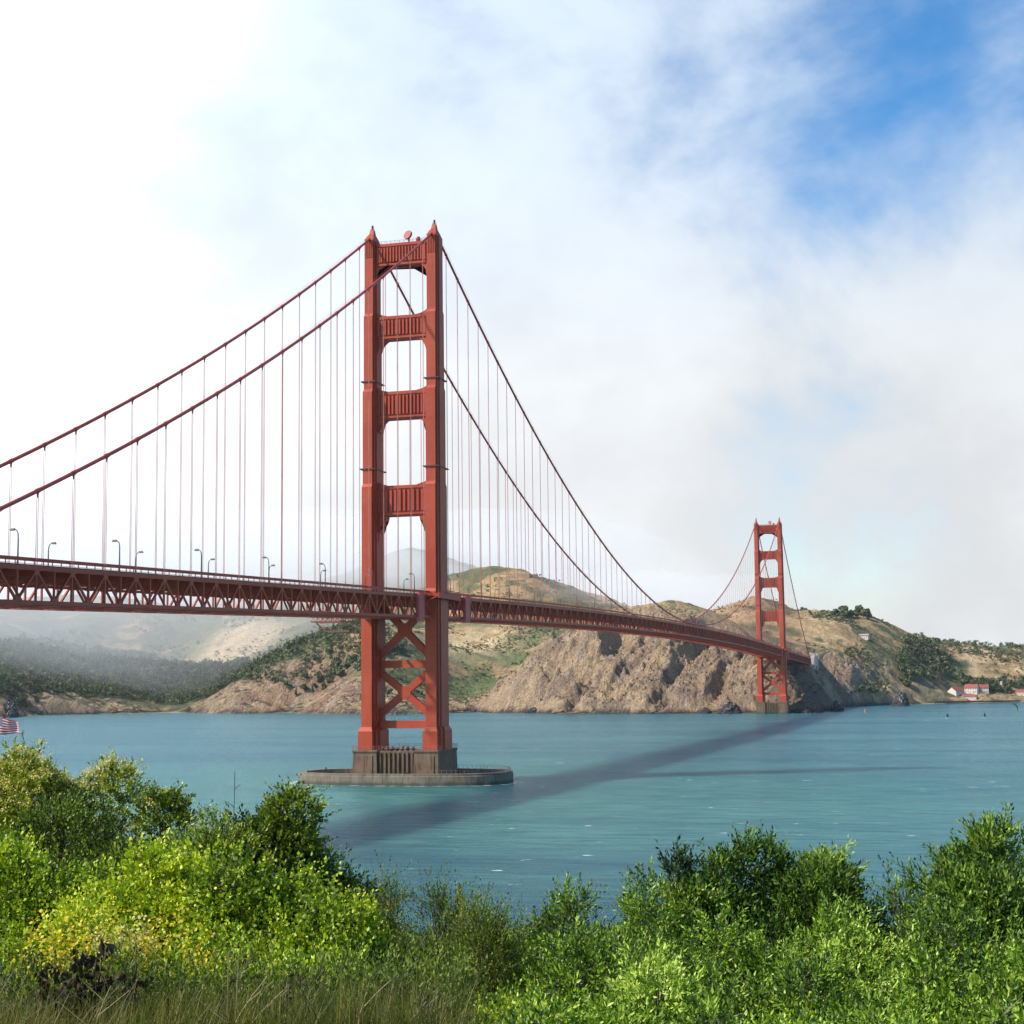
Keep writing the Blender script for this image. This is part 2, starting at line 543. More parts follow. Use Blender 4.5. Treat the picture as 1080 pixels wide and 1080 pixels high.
_pts = np.array([(a, b) for a, b, c in LAND]+SHORE[1:-1], float)
_z = np.array([c for a, b, c in LAND]+[0.0]*(len(SHORE)-2), float)
TPS = tps_fit(_pts, _z)
SH = np.array(SHORE, float)
SH = np.vstack([SH, [(1500, 5200), (-2600, 5200)]])


def shore_sdf(x, y):
    """distance to the coast, positive on land"""
    best = np.full(x.shape, 1e9)
    inside = np.zeros(x.shape, bool)
    n = len(SH)
    for i in range(n):
        a = SH[i]; b = SH[(i+1) % n]
        ab = b-a
        t = np.clip(((x-a[0])*ab[0]+(y-a[1])*ab[1])/(ab@ab), 0, 1)
        dd = np.hypot(x-a[0]-t*ab[0], y-a[1]-t*ab[1])
        best = np.minimum(best, dd)
        cond = ((a[1] > y) != (b[1] > y))
        xi = (b[0]-a[0])*(y-a[1])/(b[1]-a[1]+1e-12)+a[0]
        inside ^= cond & (x < xi)
    return np.where(inside, best, -best)


def terrain(x, y):
    base = TPS(x, y)
    s = shore_sdf(x+14*(fbm(x/45, y/45, 3, 5)-.5), y+34*(fbm(x/38, y/38, 4, 9)-.5))
    # how bare and steep: the headland face and the low cliffs along the shore
    head = sstep(-470, -400, x)*(1-sstep(60, 110, x))*(1-sstep(1500, 1545, y))
    low = (1-sstep(45, 110, s))*(1-head)
    # strata on the headland run down to the left: noise in a skewed frame
    a = (x-.55*base)
    g1 = fbm(a/75, (base+.45*x)/190+y/400, 4, 31, True)
    g2 = fbm(a/20, (base+.45*x)/70+y/90, 6, 37, True, .62)**1.3
    g3 = fbm((x-.4*base)/8.5, (y+base)/6.0, 4, 41, True, .65)
    z = base.copy()
    z += head*sstep(0, 30, s)*(1-.8*sstep(1462, 1515, y))*((g1-.55)*48+(g2-.55)*20+(g3-.5)*10)
    for (x0, wd, dp, sk) in ((-246, 17, 30, .34), (-205, 9, 9, .3), (-128, 12, 12, .36), (-62, 14, 16, .36), (-300, 8, 5, .34)):
        q = x-(x0+sk*(base-60))+10*(fbm(y/30, base/40, 3, 83)-.5)
        prof = np.where(q < 0, np.exp(-(q/(wd*.55))**2), np.exp(-(q/(wd*1.7))**2))
        z -= head*sstep(0, 30, s)*(1-sstep(1470, 1520, y))*dp*prof
    z += low*sstep(0, 12, s)*((fbm(x/24, y/24, 5, 51, True)-.5)*16+(g3-.5)*4)
    # gullies and humps on the hills inland
    hill = (1-head)*sstep(60, 260, s)
    z += hill*((fbm(x/260, y/260, 5, 61, True)-.55)*42+(fbm(x/60, y/60, 4, 67)-.5)*11)
    z += (1-head)*(fbm(x/12, y/12, 3, 71)-.5)*2.4
    z = np.where(s > 0, np.maximum(z, .5+.05*np.minimum(s, 60))*1.0, 0)
    lim = 1.0+s*2.3                     # cliffs rise at most this steeply from the water
    z = np.minimum(z, lim)
    z = np.where(s > 0, z, np.maximum(s*.5, -.9))
    return z, s, head, low


def axis(lo, hi, fa, fb, coarse, fine):
    return np.unique(np.r_[np.arange(lo, fa, coarse), np.arange(fa, fb, fine), np.arange(fb, hi+1, coarse)])


gx = axis(-2000, 1000, -460, 110, 7.0, 2.0)
gy = np.unique(np.r_[np.arange(1020, 1285, 8), np.arange(1285, 1560, 2.0), np.arange(1560, 2450, 7), np.arange(2450, 3500, 12)])
GX, GY = np.meshgrid(gx, gy)
TZ, TS, THEAD, TLOW = terrain(GX, GY)
ny, nx = GX.shape
ii = np.arange(ny*nx).reshape(ny, nx)
Fq = np.stack([ii[:-1, :-1], ii[:-1, 1:], ii[1:, 1:], ii[1:, :-1]], -1).reshape(-1, 4)
keep = (TS.ravel()[Fq] > -30).any(1)
Fq = Fq[keep]
dzx = np.gradient(TZ, axis=1)/np.gradient(GX, axis=1)
dzy = np.gradient(TZ, axis=0)/np.gradient(GY, axis=0)
slope = np.hypot(dzx, dzy)

# ground cover: colours of the rock, soil, grass and scrub themselves
def mixc(a, b, t):
    return a*(1-t[..., None])+np.array(b)*t[..., None]


nA = fbm(GX/90, GY/90, 5, 101); nB = fbm(GX/28, GY/28, 5, 103); nC = fbm(GX/9, GY/9, 4, 107)
nS = fbm((GX-.55*TZ)/26, (TZ+.45*GX)/110, 5, 109, True)
colr = np.zeros(GX.shape+(3,))+np.array((.33, .22, .11))
colr = mixc(colr, (.42, .29, .16), sstep(.5, .75, nB))
east = sstep(-60, 20, GX)*sstep(1560, 1640, GY)
far = sstep(1900, 2300, GY)
# scrub: thick on the west slopes, in patches on the east hills
thr = .50-.14*(1-sstep(-900, -560, GX))-.06*sstep(-640, -450, GX)*(1-sstep(-330, -250, GX))+.02*east
scr = sstep(thr-.03, thr+.06, nA*.6+nB*.4+(slope-.35)*.02)
colr = mixc(colr, (.070, .090, .040), scr*.95)
colr = mixc(colr, (.15, .15, .06), sstep(.5, .62, nC)*scr*.5)
colr = mixc(colr, (.10, .10, .05), sstep(.60, .68, fbm(GX/5, GY/5, 3, 131))*.6)
colr = mixc(colr, (.52, .37, .20), east*sstep(.42, .6, nB)*.8*(1-scr))
# light grass spur above the cliff edge and the sandy knob in the west
knob = np.exp(-(((GX+1075)/70)**2+((GY-2060)/150)**2))
colr = mixc(colr, (.50, .38, .22), np.clip(knob*1.6, 0, 1)*sstep(.35, .5, nB+.1))
gslope = sstep(-560, -480, GX)*(1-sstep(-400, -330, GX))*sstep(1500, 1560, GY)*(1-sstep(2000, 2100, GY))
colr = mixc(colr, (.11, .135, .05), gslope*.85*sstep(.35, .6, nB+.08))
lg = np.exp(-(((GX+560)/60)**2+((GY-1850)/150)**2))
colr = mixc(colr, (.50, .38, .21), np.clip(lg*1.5, 0, 1)*sstep(.4, .5, nB+.06))
# rock
rock = (1-.65*sstep(60, 90, GX)*sstep(1560, 1640, GY))*np.clip(THEAD*sstep(.25, .55, slope)+sstep(.75, 1.1, slope)*.8+TLOW*sstep(.4, .8, slope), 0, 1)
rc = np.zeros_like(colr)+np.array((.43, .305, .205))
rc = mixc(rc, (.50, .35, .21), sstep(.45, .7, nS))
rc = mixc(rc, (.17, .13, .105), sstep(.50, .70, nB)*.6)
rc = mixc(rc, (.40, .25, .15), sstep(.55, .7, nA)*.5)
rc = mixc(rc, (.52, .43, .34), sstep(.62, .8, nC)*.6)
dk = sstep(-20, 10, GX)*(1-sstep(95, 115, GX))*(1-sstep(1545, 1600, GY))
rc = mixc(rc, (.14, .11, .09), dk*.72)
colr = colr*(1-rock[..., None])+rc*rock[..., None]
top = THEAD*sstep(1500, 1530, GY)
colr = mixc(colr, (.42, .33, .15), top*.8)
red = sstep(-860, -700, GX)*(1-sstep(-620, -560, GX))*(1-sstep(60, 100, TS))
colr = mixc(colr, (.38, .20, .13), red*.6*sstep(.4, .7, nB))
# tide-washed rock
wl = 1-sstep(1.5, 7.0, TZ-4*(nC-.5)*2)
wl = wl*sstep(.22, .6, slope+THEAD*.3)
colr = mixc(colr, (.045, .045, .042), wl*.9)
sand = (1-sstep(2, 5, TZ))*(1-sstep(.1, .3, slope))*(1-THEAD)
colr = mixc(colr, (.42, .36, .27), sand*.7)
V = np.stack([GX, GY, TZ], -1).reshape(-1, 3)
used = np.zeros(len(V), bool); used[Fq.ravel()] = True
remap = np.cumsum(used)-1
C4 = np.concatenate([colr.reshape(-1, 3), np.ones((len(V), 1))], 1)
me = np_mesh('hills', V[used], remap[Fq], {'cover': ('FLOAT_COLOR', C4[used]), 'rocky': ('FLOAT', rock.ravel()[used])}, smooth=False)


def land_mat():
    m, t, out = mat('headland_ground')
    g = t('ShaderNodeNewGeometry')
    P = g.outputs['Position']
    at = t('ShaderNodeAttribute', attribute_name='cover')
    rk = t('ShaderNodeAttribute', attribute_name='rocky')
    n = t.noise(P, .35, 6, .65)
    n2 = t.noise(t.scalevec(P, (.10, .10, .05), (0, .6, .3)), 1.0, 6, .65)
    k = t.math('MULTIPLY', t.mapr(n, .3, .7, .72, 1.28), t.mapr(n2, .3, .7, .82, 1.18))
    c = t.mix(1.0, at.outputs['Color'], k, 'MULTIPLY')
    b = t('ShaderNodeBsdfPrincipled', {'Base Color': c, 'Roughness': .95})
    b.inputs['Specular IOR Level'].default_value = .15
    hh = t.math('MULTIPLY', t.math('ADD', n, t.math('MULTIPLY', n2, 1.5)), t.math('MULTIPLY_ADD', rk.outputs['Fac'], 2.2, .5))
    bp = t('ShaderNodeBump', {'Height': hh, 'Strength': 1.0, 'Distance': 3.6})
    t.l.new(bp.outputs[0], b.inputs['Normal'])
    t.l.new(b.outputs[0], out.inputs[0])
    return m


hills = link_mesh('hills', me, None, (land_mat(),))
tag(hills, kind='structure')


def ground_z(x, y):
    z, s, h, l = terrain(np.atleast_1d(np.array(x, float)), np.atleast_1d(np.array(y, float)))
    return z, s
# ------------------------------------------------------------------ the bridge
BR = empty('suspension_bridge', (0, 0, 0))
tag(BR, 'long orange red suspension bridge crossing the strait on two tall towers', 'bridge')
CX = 13.7


def rail_z(y):
    if y < 0: return 76.6+.0253*y
    if y > 1280: return 76.6-.0185*(y-1280)
    return 76.6+7.6*(1-((y-640)/640.0)**2)


def cable_z(y):
    if 0 <= y <= 1280: return 84.0+143.0*((640-y)/640.0)**2
    u = -y if y < 0 else y-1280
    return 226.6-.585*u+.00033*u*u


LEGSEC = [  # z0, z1, half length along the bridge, half width of the outer cell
    (22.0, 77.5, 8.0, 2.25), (77.5, 121.0, 7.5, 2.15), (121.0, 160.6, 6.5, 2.0),
    (160.6, 192.6, 5.3, 1.85), (192.6, 223.6, 4.2, 1.7)]


def leg_mesh(sx, cx):
    b = MB()
    # pedestal
    for hw, hl, e in ((3.05, 9.6, 0), (3.9, 7.0, .06), (4.6, 4.4, .12)):
        b.box(cx-hw, cx+hw, -hl, hl, 13.25, 20.6+e)
        b.frust((cx-hw, cx+hw, -hl, hl), (cx-hw+.75, cx+hw-.75, -hl+1.2, hl-1.2), 20.6+e, 22.3+e)
    for i, (z0, z1, hl, hw) in enumerate(LEGSEC):
        nl, nw = (LEGSEC[i+1][2], LEGSEC[i+1][3]) if i+1 < len(LEGSEC) else (hl, hw)
        for k, (a, c, e) in enumerate(((0, 1.0, 0), (.55, .80, .05), (1.05, .55, .1))):
            cap = 1.3 if i+1 < len(LEGSEC) else 0
            if cap and (hl-nl) > .05:
                b.box(cx-hw-a, cx+hw+a, -hl*c, hl*c, z0+e, z1-cap+e)
                b.frust((cx-hw-a, cx+hw+a, -hl*c, hl*c), (cx-nw-a, cx+nw+a, -nl*c, nl*c), z1-cap+e, z1+e)
            else:
                b.box(cx-hw-a, cx+hw+a, -hl*c, hl*c, z0+e, z1+e)
    # fluted cornice under the saddle
    for k in range(5):
        x = cx-1.5+k*.75
        b.box(x-.16, x+.16, -4.38, -4.19, 216.5, 223.4)
    b.box(cx-1.95, cx+1.95, -4.45, 4.45, 223.7, 224.3)
    return b


def strut_poly(zb, zt, kind):
    """front outline of a portal strut with corbelled corners"""
    xo = 12.4
    up = [(-xo, zt+2.4), (-11.3, zt+2.3), (-10.2, zt+1.3), (-8.4, zt+.5), (-6.0, zt)] if kind != 'top' else [(-xo, zt)]
    poly = list(up)+[(-x, z) for x, z in reversed(up)]
    if kind == 'top':
        lo = [(xo, zb-5.5), (10.9, zb-5.0), (10.6, zb-2.6), (9.6, zb-.9), (8.0, zb)]
    elif kind == 'plain':
        lo = [(xo, zb-9), (11.0, zb-9), (10.7, zb-5.5), (10.0, zb-3.2), (9.0, zb-1.5), (7.2, zb)]
    elif kind == 'step':
        lo = [(xo, zb-12), (11.2, zb-12), (11.2, zb-8.4), (10.6, zb-8.4), (10.6, zb-5.2), (9.9, zb-5.2), (9.9, zb-3.0), (9.0, zb-1.5), (7.4, zb)]
    else:
        lo = [(xo, zb-17), (10.9, zb-16), (10.9, zb-10.5), (10.3, zb-10.5), (10.3, zb-6.6), (9.5, zb-6.6), (9.5, zb-3.9), (8.6, zb-3.9), (8.6, zb-2.0), (7.6, zb-2.0), (7.2, zb)]
    poly += lo+[(-x, z) for x, z in reversed(lo)]
    return poly


def strut_mesh(zb, zt, kind, nrib):
    b = MB()
    ht = 2.3
    b.prism(strut_poly(zb, zt, kind), -ht, ht)
    for sg in (-1, 1):
        def slab(x0, x1, z0, z1, d):
            y0, y1 = (ht-.05, ht+d) if sg > 0 else (-ht-d, -ht+.05)
            b.box(x0, x1, y0, y1, z0, z1)
        slab(-10.6, 10.6, zt-1.35, zt-.35, .45)
        slab(-10.6, 10.6, zb+.5, zb+1.3, .45)
        w_ = 17.4/nrib
        for k in range(nrib+1):
            x = -8.7+k*w_
            slab(x-w_*.24, x+w_*.24, zb+1.9, zt-1.9, .75)
        slab(-10.6, -9.4, zb+1.6, zt-1.6, .6)
        slab(9.4, 10.6, zb+1.6, zt-1.6, .6)
    return b


def disc(b, c, nrm, r, th, n=20):
    nrm = Vector(nrm).normalized()
    b.tube([Vector(c)-nrm*th/2, Vector(c)+nrm*th/2], r, n)


def brace_mesh(z0, z1, hw=1.35, d=1.25):
    """an X between the legs"""
    b = MB()
    xi = 11.9
    zc = (z0+z1)/2
    b.beam((-xi, 0, z0), (xi, 0, z1), 2*d, 2*hw, up=(0, 0, 1))
    b.beam((-xi, 0.0, z1), (xi, 0.0, z0), 2*d+.06, 2*hw, up=(0, 0, 1))
    g = 2.7
    b.prism([(-g, zc-g*.35), (-g*.35, zc-g), (g*.35, zc-g), (g, zc-g*.35), (g, zc+g*.35), (g*.35, zc+g), (-g*.35, zc+g), (-g, zc+g*.35)], -d-.12, d+.12)
    return b


def make_tower(y0, label):
    tw = leg_mesh(0, -CX)
    # the tower body is the two shafts' common footing frame; legs hang off it
    body = MB()
    body.box(-10.2, 10.2, -2.6, 2.6, 21.7, 24.7)         # lowest tie
    body.prism([(-11.9, 24.6), (-8.6, 24.6), (-11.9, 28.0)], -1.3, 1.3)
    body.prism([(11.9, 24.6), (11.9, 28.0), (8.6, 24.6)], -1.3, 1.3)
    body.prism([(-11.9, 21.8), (-11.9, 17.6), (-9.2, 21.8)], -1.3, 1.3)
    body.prism([(11.9, 21.8), (9.2, 21.8), (11.9, 17.6)], -1.3, 1.3)
    T = body.build('tower', ORANGE, BR)
    T.location = (0, y0, 0)
    tag(T, label)
    for cx in (-CX, CX):
        leg_mesh(0, cx).build('leg', ORANGE, T)
    strut_mesh(212.4, 222.3, 'top', 13).build('portal_strut', ORANGE, T)
    strut_mesh(181.4, 191.4, 'plain', 11).build('portal_strut', ORANGE, T)
    strut_mesh(148.0, 159.6, 'step', 11).build('portal_strut', ORANGE, T)
    strut_mesh(107.8, 120.4, 'corbel', 9).build('portal_strut', ORANGE, T)
    brace_mesh(26.2, 45.4).build('cross_brace', ORANGE, T)
    brace_mesh(49.4, 73.0).build('cross_brace', ORANGE, T)
    m = MB()
    m.box(-12.0, 12.0, -1.3, 1.3, 45.9, 48.9)
    for s in (-1, 1):
        m.prism([(s*12.0, 41.8), (s*12.0, 53.0), (s*9.6, 50.0), (s*9.0, 48.0), (s*9.0, 46.6), (s*9.6, 44.6)][::s], -1.42, 1.42)
    m.build('horizontal_brace', ORANGE, T)
    m = MB()
    m.box(-12.2, 12.2, -4.5, 4.5, 72.3, 74.0)
    m.build('deck_bearing_beam', ORANGE, T)
    for cx in (-CX, CX):
        h = MB()
        h.frust((cx-1.9, cx+1.9, -4.2, 4.2), (cx-1.5, cx+1.5, -3.0, 3.0), 224.3, 225.8)
        h.frust((cx-1.5, cx+1.5, -3.0, 3.0), (cx-1.0, cx+1.0, -1.5, 1.5), 225.8, 227.2)
        h.frust((cx-1.0, cx+1.0, -1.5, 1.5), (cx-.75, cx+.75, -.85, .85), 227.2, 229.3)
        h.build('saddle_housing', ORANGE, T)
        h = MB()
        h.tube([(cx, 0, 229.2), (cx, 0, 229.8), (cx, 0, 230.0), (cx, 0, 231.0), (cx, 0, 231.4)], [.55, .55, .4, .5, .12], 10)
        for k in range(4):
            a = k*math.pi/2
            h.beam((cx+.8*math.cos(a), .8*math.sin(a), 229.2), (cx+.8*math.cos(a), .8*math.sin(a), 230.3), .08, .08)
        h.build('beacon', simple_cache('beacon_red', (.12, .02, .02)), T)
    # top walkway, drum shaped fog horn dish
    m = MB()
    disc(m, (2.6, -1.6, 225.4), (-.35, -.85, .30), 2.0, .9, 22)
    m.tube([(2.8, -.8, 222.4), (2.8, -.8, 225.4)], .35, 8)
    m.tube([(6.8, -.6, 222.4), (6.8, -.6, 223.5), (6.8, -.6, 224.4), (6.8, -.6, 224.7)], [.9, 1.0, .75, .2], 10)
    m.build('dish', simple_cache('dish_red', (.26, .035, .028)), T)
    m = MB()
    for k in range(12):
        x = -10.8+k*1.96
        m.beam((x, -2.1, 222.2), (x, -2.1, 223.4), .1, .1)
        m.beam((x, 2.1, 222.2), (x, 2.1, 223.4), .1, .1)
    for yy in (-2.1, 2.1):
        m.beam((-12, yy, 223.4), (12, yy, 223.4), .1, .1)
        m.beam((-12, yy, 222.85), (12, yy, 222.85), .07, .07)
    m.build('top_railing', ORANGE, T)
    for cx in (-CX, CX):
        for zz, hl, hw in ((163.6, 5.4, 2.9), (127.0, 6.65, 3.1)):
            r = MB()
            e = .28
            for (x0, x1, y0_, y1_) in ((cx-hw-e, cx+hw+e, -hl-e, -hl+.1), (cx-hw-e, cx+hw+e, hl-.1, hl+e), (cx-hw-e, cx-hw+.1, -hl, hl), (cx+hw-.1, cx+hw+e, -hl, hl)):
                r.box(x0, x1, y0_, y1_, zz, zz+.45)
            r.build('maintenance_walkway', simple_cache('walkway_dark', (.09, .02, .018)), T)
    return T


_sc = {}


def simple_cache(name, col, **k):
    if name not in _sc: _sc[name] = simple(name, col, **k)
    return _sc[name]


TS_ = make_tower(0, 'nearer south tower rising from the ringed concrete pier in open water')
TN_ = make_tower(1280, 'farther north tower standing at the foot of the rocky headland')

# deck ----------------------------------------------------------------
Y0, Y1 = -410.0, 1637.0
PAN = 7.62
ys = [0.0]
while ys[-1]-PAN > Y0: ys.append(ys[-1]-PAN)
ys = list(reversed(ys))
while ys[-1]+PAN < Y1: ys.append(ys[-1]+PAN)
b = MB()
for a, c in zip(ys[:-1], ys[1:]):
    za, zc = rail_z(a)-1.75, rail_z(c)-1.75
    for x0, x1, h in ((-9.6, 9.6, 0.0), (-13.0, -9.6, .22), (9.6, 13.0, .22)):
        vs = [(x0, a, za+h-.45), (x1, a, za+h-.45), (x1, c, zc+h-.45), (x0, c, zc+h-.45), (x0, a, za+h), (x1, a, za+h), (x1, c, zc+h), (x0, c, zc+h)]
        b.add(vs, [(3, 2, 1, 0), (4, 5, 6, 7), (0, 1, 5, 4), (1, 2, 6, 5), (2, 3, 7, 6), (3, 0, 4, 7)])
b.build('deck', ROAD, BR)
# walkway bump-outs round the tower legs
for yc in (0, 1280):
    for s in (-1, 1):
        b = MB()
        x0, x1 = (13.0, 19.4) if s > 0 else (-19.4, -13.0)
        b.box(x0, x1, yc-14, yc+14, rail_z(yc)-2.5, rail_z(yc)-1.5)
        b.box(min(s*18.9, s*19.5), max(s*18.9, s*19.5), yc-14.1, yc+14.1, rail_z(yc)-3.4, rail_z(yc)-1.3)
        b.beam((s*19.2, yc-14, rail_z(yc)-.1), (s*19.2, yc+14, rail_z(yc)-.1), .25, .3)
        for k in range(9):
            yy = yc-14+k*3.5
            b.beam((s*19.2, yy, rail_z(yc)-1.5), (s*19.2, yy, rail_z(yc)-.1), .14, .14)
            b.beam((s*13.6, yy, rail_z(yc)-4.9), (s*19.0, yy, rail_z(yc)-2.4), .35, .5)
        b.build('tower_sidewalk', ORANGE, BR)
for s in (-1, 1):
    x = s*13.15
    b = MB()
    for a, c in zip(ys[:-1], ys[1:]):
        za, zc = rail_z(a), rail_z(c)
        b.beam((x, a, za-.08), (x, c, zc-.08), .24, .22)
        b.beam((x, a, za-.52), (x, c, zc-.52), .10, .62)
        b.beam((x, a, za-1.38), (x, c, zc-1.38), .16, .10)
        for f in (0, .5):
            yy = a+(c-a)*f
            zz = za+(zc-za)*f
            b.beam((x, yy, zz-1.7), (x, yy, zz-.1), .2, .2)
    b.build('railing', ORANGE, BR)
for s in (-1, 1):
    x = s*CX
    b = MB()
    for i, (a, c) in enumerate(zip(ys[:-1], ys[1:])):
        za, zc = rail_z(a), rail_z(c)
        b.beam((x, a, za-2.4), (x, c, zc-2.4), .8, 1.05)
        b.beam((x, a, za-10.3), (x, c, zc-10.3), .9, .85)
        k = round(a/PAN)
        b.beam((x, a, za-2.8), (x, a, za-10.1), .5, .42, up=(1, 0, 0))
        if k % 2 == 0:
            b.beam((x, a, za-2.9), (x, c, zc-10.0), .52, .5, up=(1, 0, 0))
            b.box(x-.3, x+.3, a-1.0, a+1.0, za-3.9, za-2.75)
        else:
            b.beam((x, a, za-10.0), (x, c, zc-2.9), .52, .5, up=(1, 0, 0))
            b.box(x-.3, x+.3, a-1.0, a+1.0, za-10.2, za-9.2)
    b.build('stiffening_truss', ORANGE, BR)
# floor beams and lateral bracing, far too many to count from here
b = MB()
for i, a in enumerate(ys):
    za = rail_z(a)
    b.beam((-CX+.3, a, za-3.2), (CX-.3, a, za-3.2), .5, 2.2)
    b.beam((-CX+.4, a, za-2.9), (-5, a, za-5.6), .3, .35)
    b.beam((CX-.4, a, za-2.9), (5, a, za-5.6), .3, .35)
    b.beam((-5, a, za-5.6), (5, a, za-5.6), .3, .35)
for xx in (-10.5, -6.3, -2.1, 2.1, 6.3, 10.5):
    for a, c in zip(ys[:-1], ys[1:]):
        b.beam((xx, a, rail_z(a)-2.45), (xx, c, rail_z(c)-2.45), .3, .75)
b.build('floor_beams', ORANGE, BR)
b = MB()
for i, a in enumerate(ys):
    za = rail_z(a)-10.35
    b.beam((-CX+.4, a, za), (CX-.4, a, za), .45, .7)
    if i+1 < len(ys):
        c = ys[i+1]; zc = rail_z(c)-10.35
        k = round(a/PAN)
        if k % 2 == 0:
            b.beam((-CX+.4, a, za-.1), (0, c, zc-.1), .45, .55)
            b.beam((CX-.4, a, za-.1), (0, c, zc-.1), .45, .55)
        else:
            b.beam((0, a, za-.1), (-CX+.4, c, zc-.1), .45, .55)
            b.beam((0, a, za-.1), (CX-.4, c, zc-.1), .45, .55)
b.build('lateral_bracing', ORANGE, BR)
# maintenance gantry and service stair panels
for yy, s in ((-23.5, 1), (36.5, 1), (1256, 1), (1316, 1)):
    b = MB()
    z1 = rail_z(yy)-.9
    for k in range(9):
        b.box(14.3, 15.5, yy-3.1, yy+3.1, z1-1.28*(k+1)+.14, z1-1.28*k-.1)
    b.box(14.35, 15.3, yy-2.9, yy+2.9, z1-11.5, z1-.2)
    b.build('stair_panel', simple_cache('stair_panel_paint', (.50, .085, .07)), BR)
b = MB()
for (ya, yb) in ((-34.0, -12.0),):
    pass
yy = -27.0
zb = rail_z(yy)-13.2
for xx in (-40.0,):
    pass
tz = rail_z(-32)-12.0
for dx in (-25.5, -14.6):
    b.beam((dx, -37, tz), (dx, -27, tz), .3, .4)
for dy in (-37, -32, -27):
    b.beam((-25.5, dy, tz), (-11.0, dy, tz), .3, .5)
    b.beam((-25.5, dy, tz+1.7), (-11.0, dy, tz+1.7), .16, .16)
    for k in range(8):
        b.beam((-25.5+k*2.0, dy, tz), (-24.5+k*2.0, dy, tz+1.7), .12, .12)
        b.beam((-23.5+k*2.0, dy, tz), (-24.5+k*2.0, dy, tz+1.7), .12, .12)
b.beam((-25.3, -32, tz-.4), (-21.0, -32, tz-3.6), .4, .5)
b.beam((-21.0, -32, tz-3.6), (-11.0, -32, tz-3.8), .4, .5)
b.build('maintenance_traveler', simple_cache('traveler_paint', (.20, .05, .04)), BR)

# cables ---------------------------------------------------------------
SP = 15.24
sus = []
for s in (-1, 1):
    pts = []
    y = -352.0
    while y < 0: pts.append((s*CX, y, cable_z(y))); y += 8
    y = 0.0
    while y <= 1280: pts.append((s*CX, y, cable_z(y))); y += 8
    y = 1288.0
    while y <= 1640: pts.append((s*CX, y, cable_z(y))); y += 8
    b = MB().tube(pts, .50, 10)
    k = -23
    while k*SP < 1640:
        yy = k*SP+ (SP if False else 0)
        if abs(yy) > 8 and abs(yy-1280) > 8 and yy > -350:
            z = cable_z(yy)
            z2 = cable_z(yy+1)
            d = Vector((0, 1, z2-z)).normalized()
            c = Vector((s*CX, yy, z))
            b.tube([c-d*.75, c+d*.75], .60, 10)
            zt = rail_z(yy)-2.0
            if z-zt > 1.5:
                dist = math.hypot(s*CX-CAMP[0], yy-CAMP[1])
                sus.append(((z-zt)/dist, s, yy, zt, z))
        k += 1
    # hand ropes above the cable
    for e in (-.45, .45):
        for p, q in zip(pts[:-1:2], pts[2::2]):
            b.beam((p[0]+e, p[1], p[2]+1.25), (q[0]+e, q[1], q[2]+1.25), .04, .04)
    b.build('main_cable', CABLE, BR, smooth=False)
sus.sort(reverse=True)


def suspender(b, s, yy, zt, z):
    for e in (-.32, .32):
        b.tube([(s*CX, yy+e, zt-.4), (s*CX, yy+e, z)], .078, 5, cap=False)
    b.tube([(s*CX, yy, z-1.6), (s*CX, yy, z-.4)], [.16, .34], 6)


for q in sus[:99]:
    b = MB()
    suspender(b, *q[1:])
    b.build('suspender', ROPE, BR)
b = MB()
for q in sus[99:]:
    suspender(b, *q[1:])
o = b.build('suspender', ROPE, BR)
o['kind'] = 'stuff'
o['label'] = 'the shorter suspender ropes towards midspan and on the far tower'

# pylons at the north end: concrete, with recessed faces
for (xa, xb) in ((12.6, 18.6), (-18.6, -12.6)):
    b = MB()
    for (ya, yb) in ((1636.0, 1648.0), (1676.0, 1688.0)):
        b.box(xa, xb, ya, yb, 6, 73.5)
        b.box(xa-.35, xb+.35, ya-.35, yb+.35, 73.5, 75.2)
        b.box(xa+1.2, xb-1.2, ya-.5, yb+.5, 10, 71.0)
    b.box(xa+.8, xb-.8, 1647.9, 1676.1, 58, 72.4)
    b.build('pylon', CONC3, BR)
b = MB()
b.box(-12.4, 12.4, 1637.2, 1760, 69.0, 70.6)
b.build('approach_deck', CONC3, BR)

# ------------------------------------------------------------------ piers
def pier(y0, label, hx, hy, z0):
    P = MB()
    for s in (-1, 1):
        c = s*12.9
        w_ = 5.0
        P.frust((c-w_-.5, c+w_+.5, -hy-.5, hy+.5), (c-w_, c+w_, -hy, hy), z0, 12.4)
        P.box(c-w_-.3, c+w_+.3, -hy-.3, hy+.3, 12.4, 13.3)
        P.frust((c-3.4, c+3.4, -hy-.9, hy+.9), (c-3.4, c+3.4, -hy-.35, hy+.35), z0, 11.2)
    P.box(-8.0, 8.0, -hy+1.6, hy-1.6, z0, 12.9)
    for k in range(8):
        x = -6.65+k*1.9
        P.box(x-.45, x+.45, -hy+.7, -hy+1.7, z0, 12.2)
        P.box(x-.45, x+.45, hy-1.7, hy-.7, z0, 12.2)
    o = P.build('concrete_pier', CONC, None, bevel=.12)
    o.location = (0, y0, 0)
    tag(o, label, 'bridge pier', 'concrete piers under the towers')
    r = MB()
    x1 = hx+.1
    for (a, c) in (((-x1, -hy), (x1, -hy)), ((x1, -hy), (x1, hy)), ((x1, hy), (-x1, hy)), ((-x1, hy), (-x1, -hy))):
        n = 16
        for k in range(n+1):
            x = a[0]+(c[0]-a[0])*k/n; y = a[1]+(c[1]-a[1])*k/n
            r.beam((x, y, 13.2), (x, y, 14.9), .09, .09)
        r.beam((*a, 14.9), (*c, 14.9), .09, .09)
        r.beam((*a, 14.1), (*c, 14.1), .07, .07)
    r.build('railing', simple_cache('old_rail', (.30, .12, .09)), o)
    return o


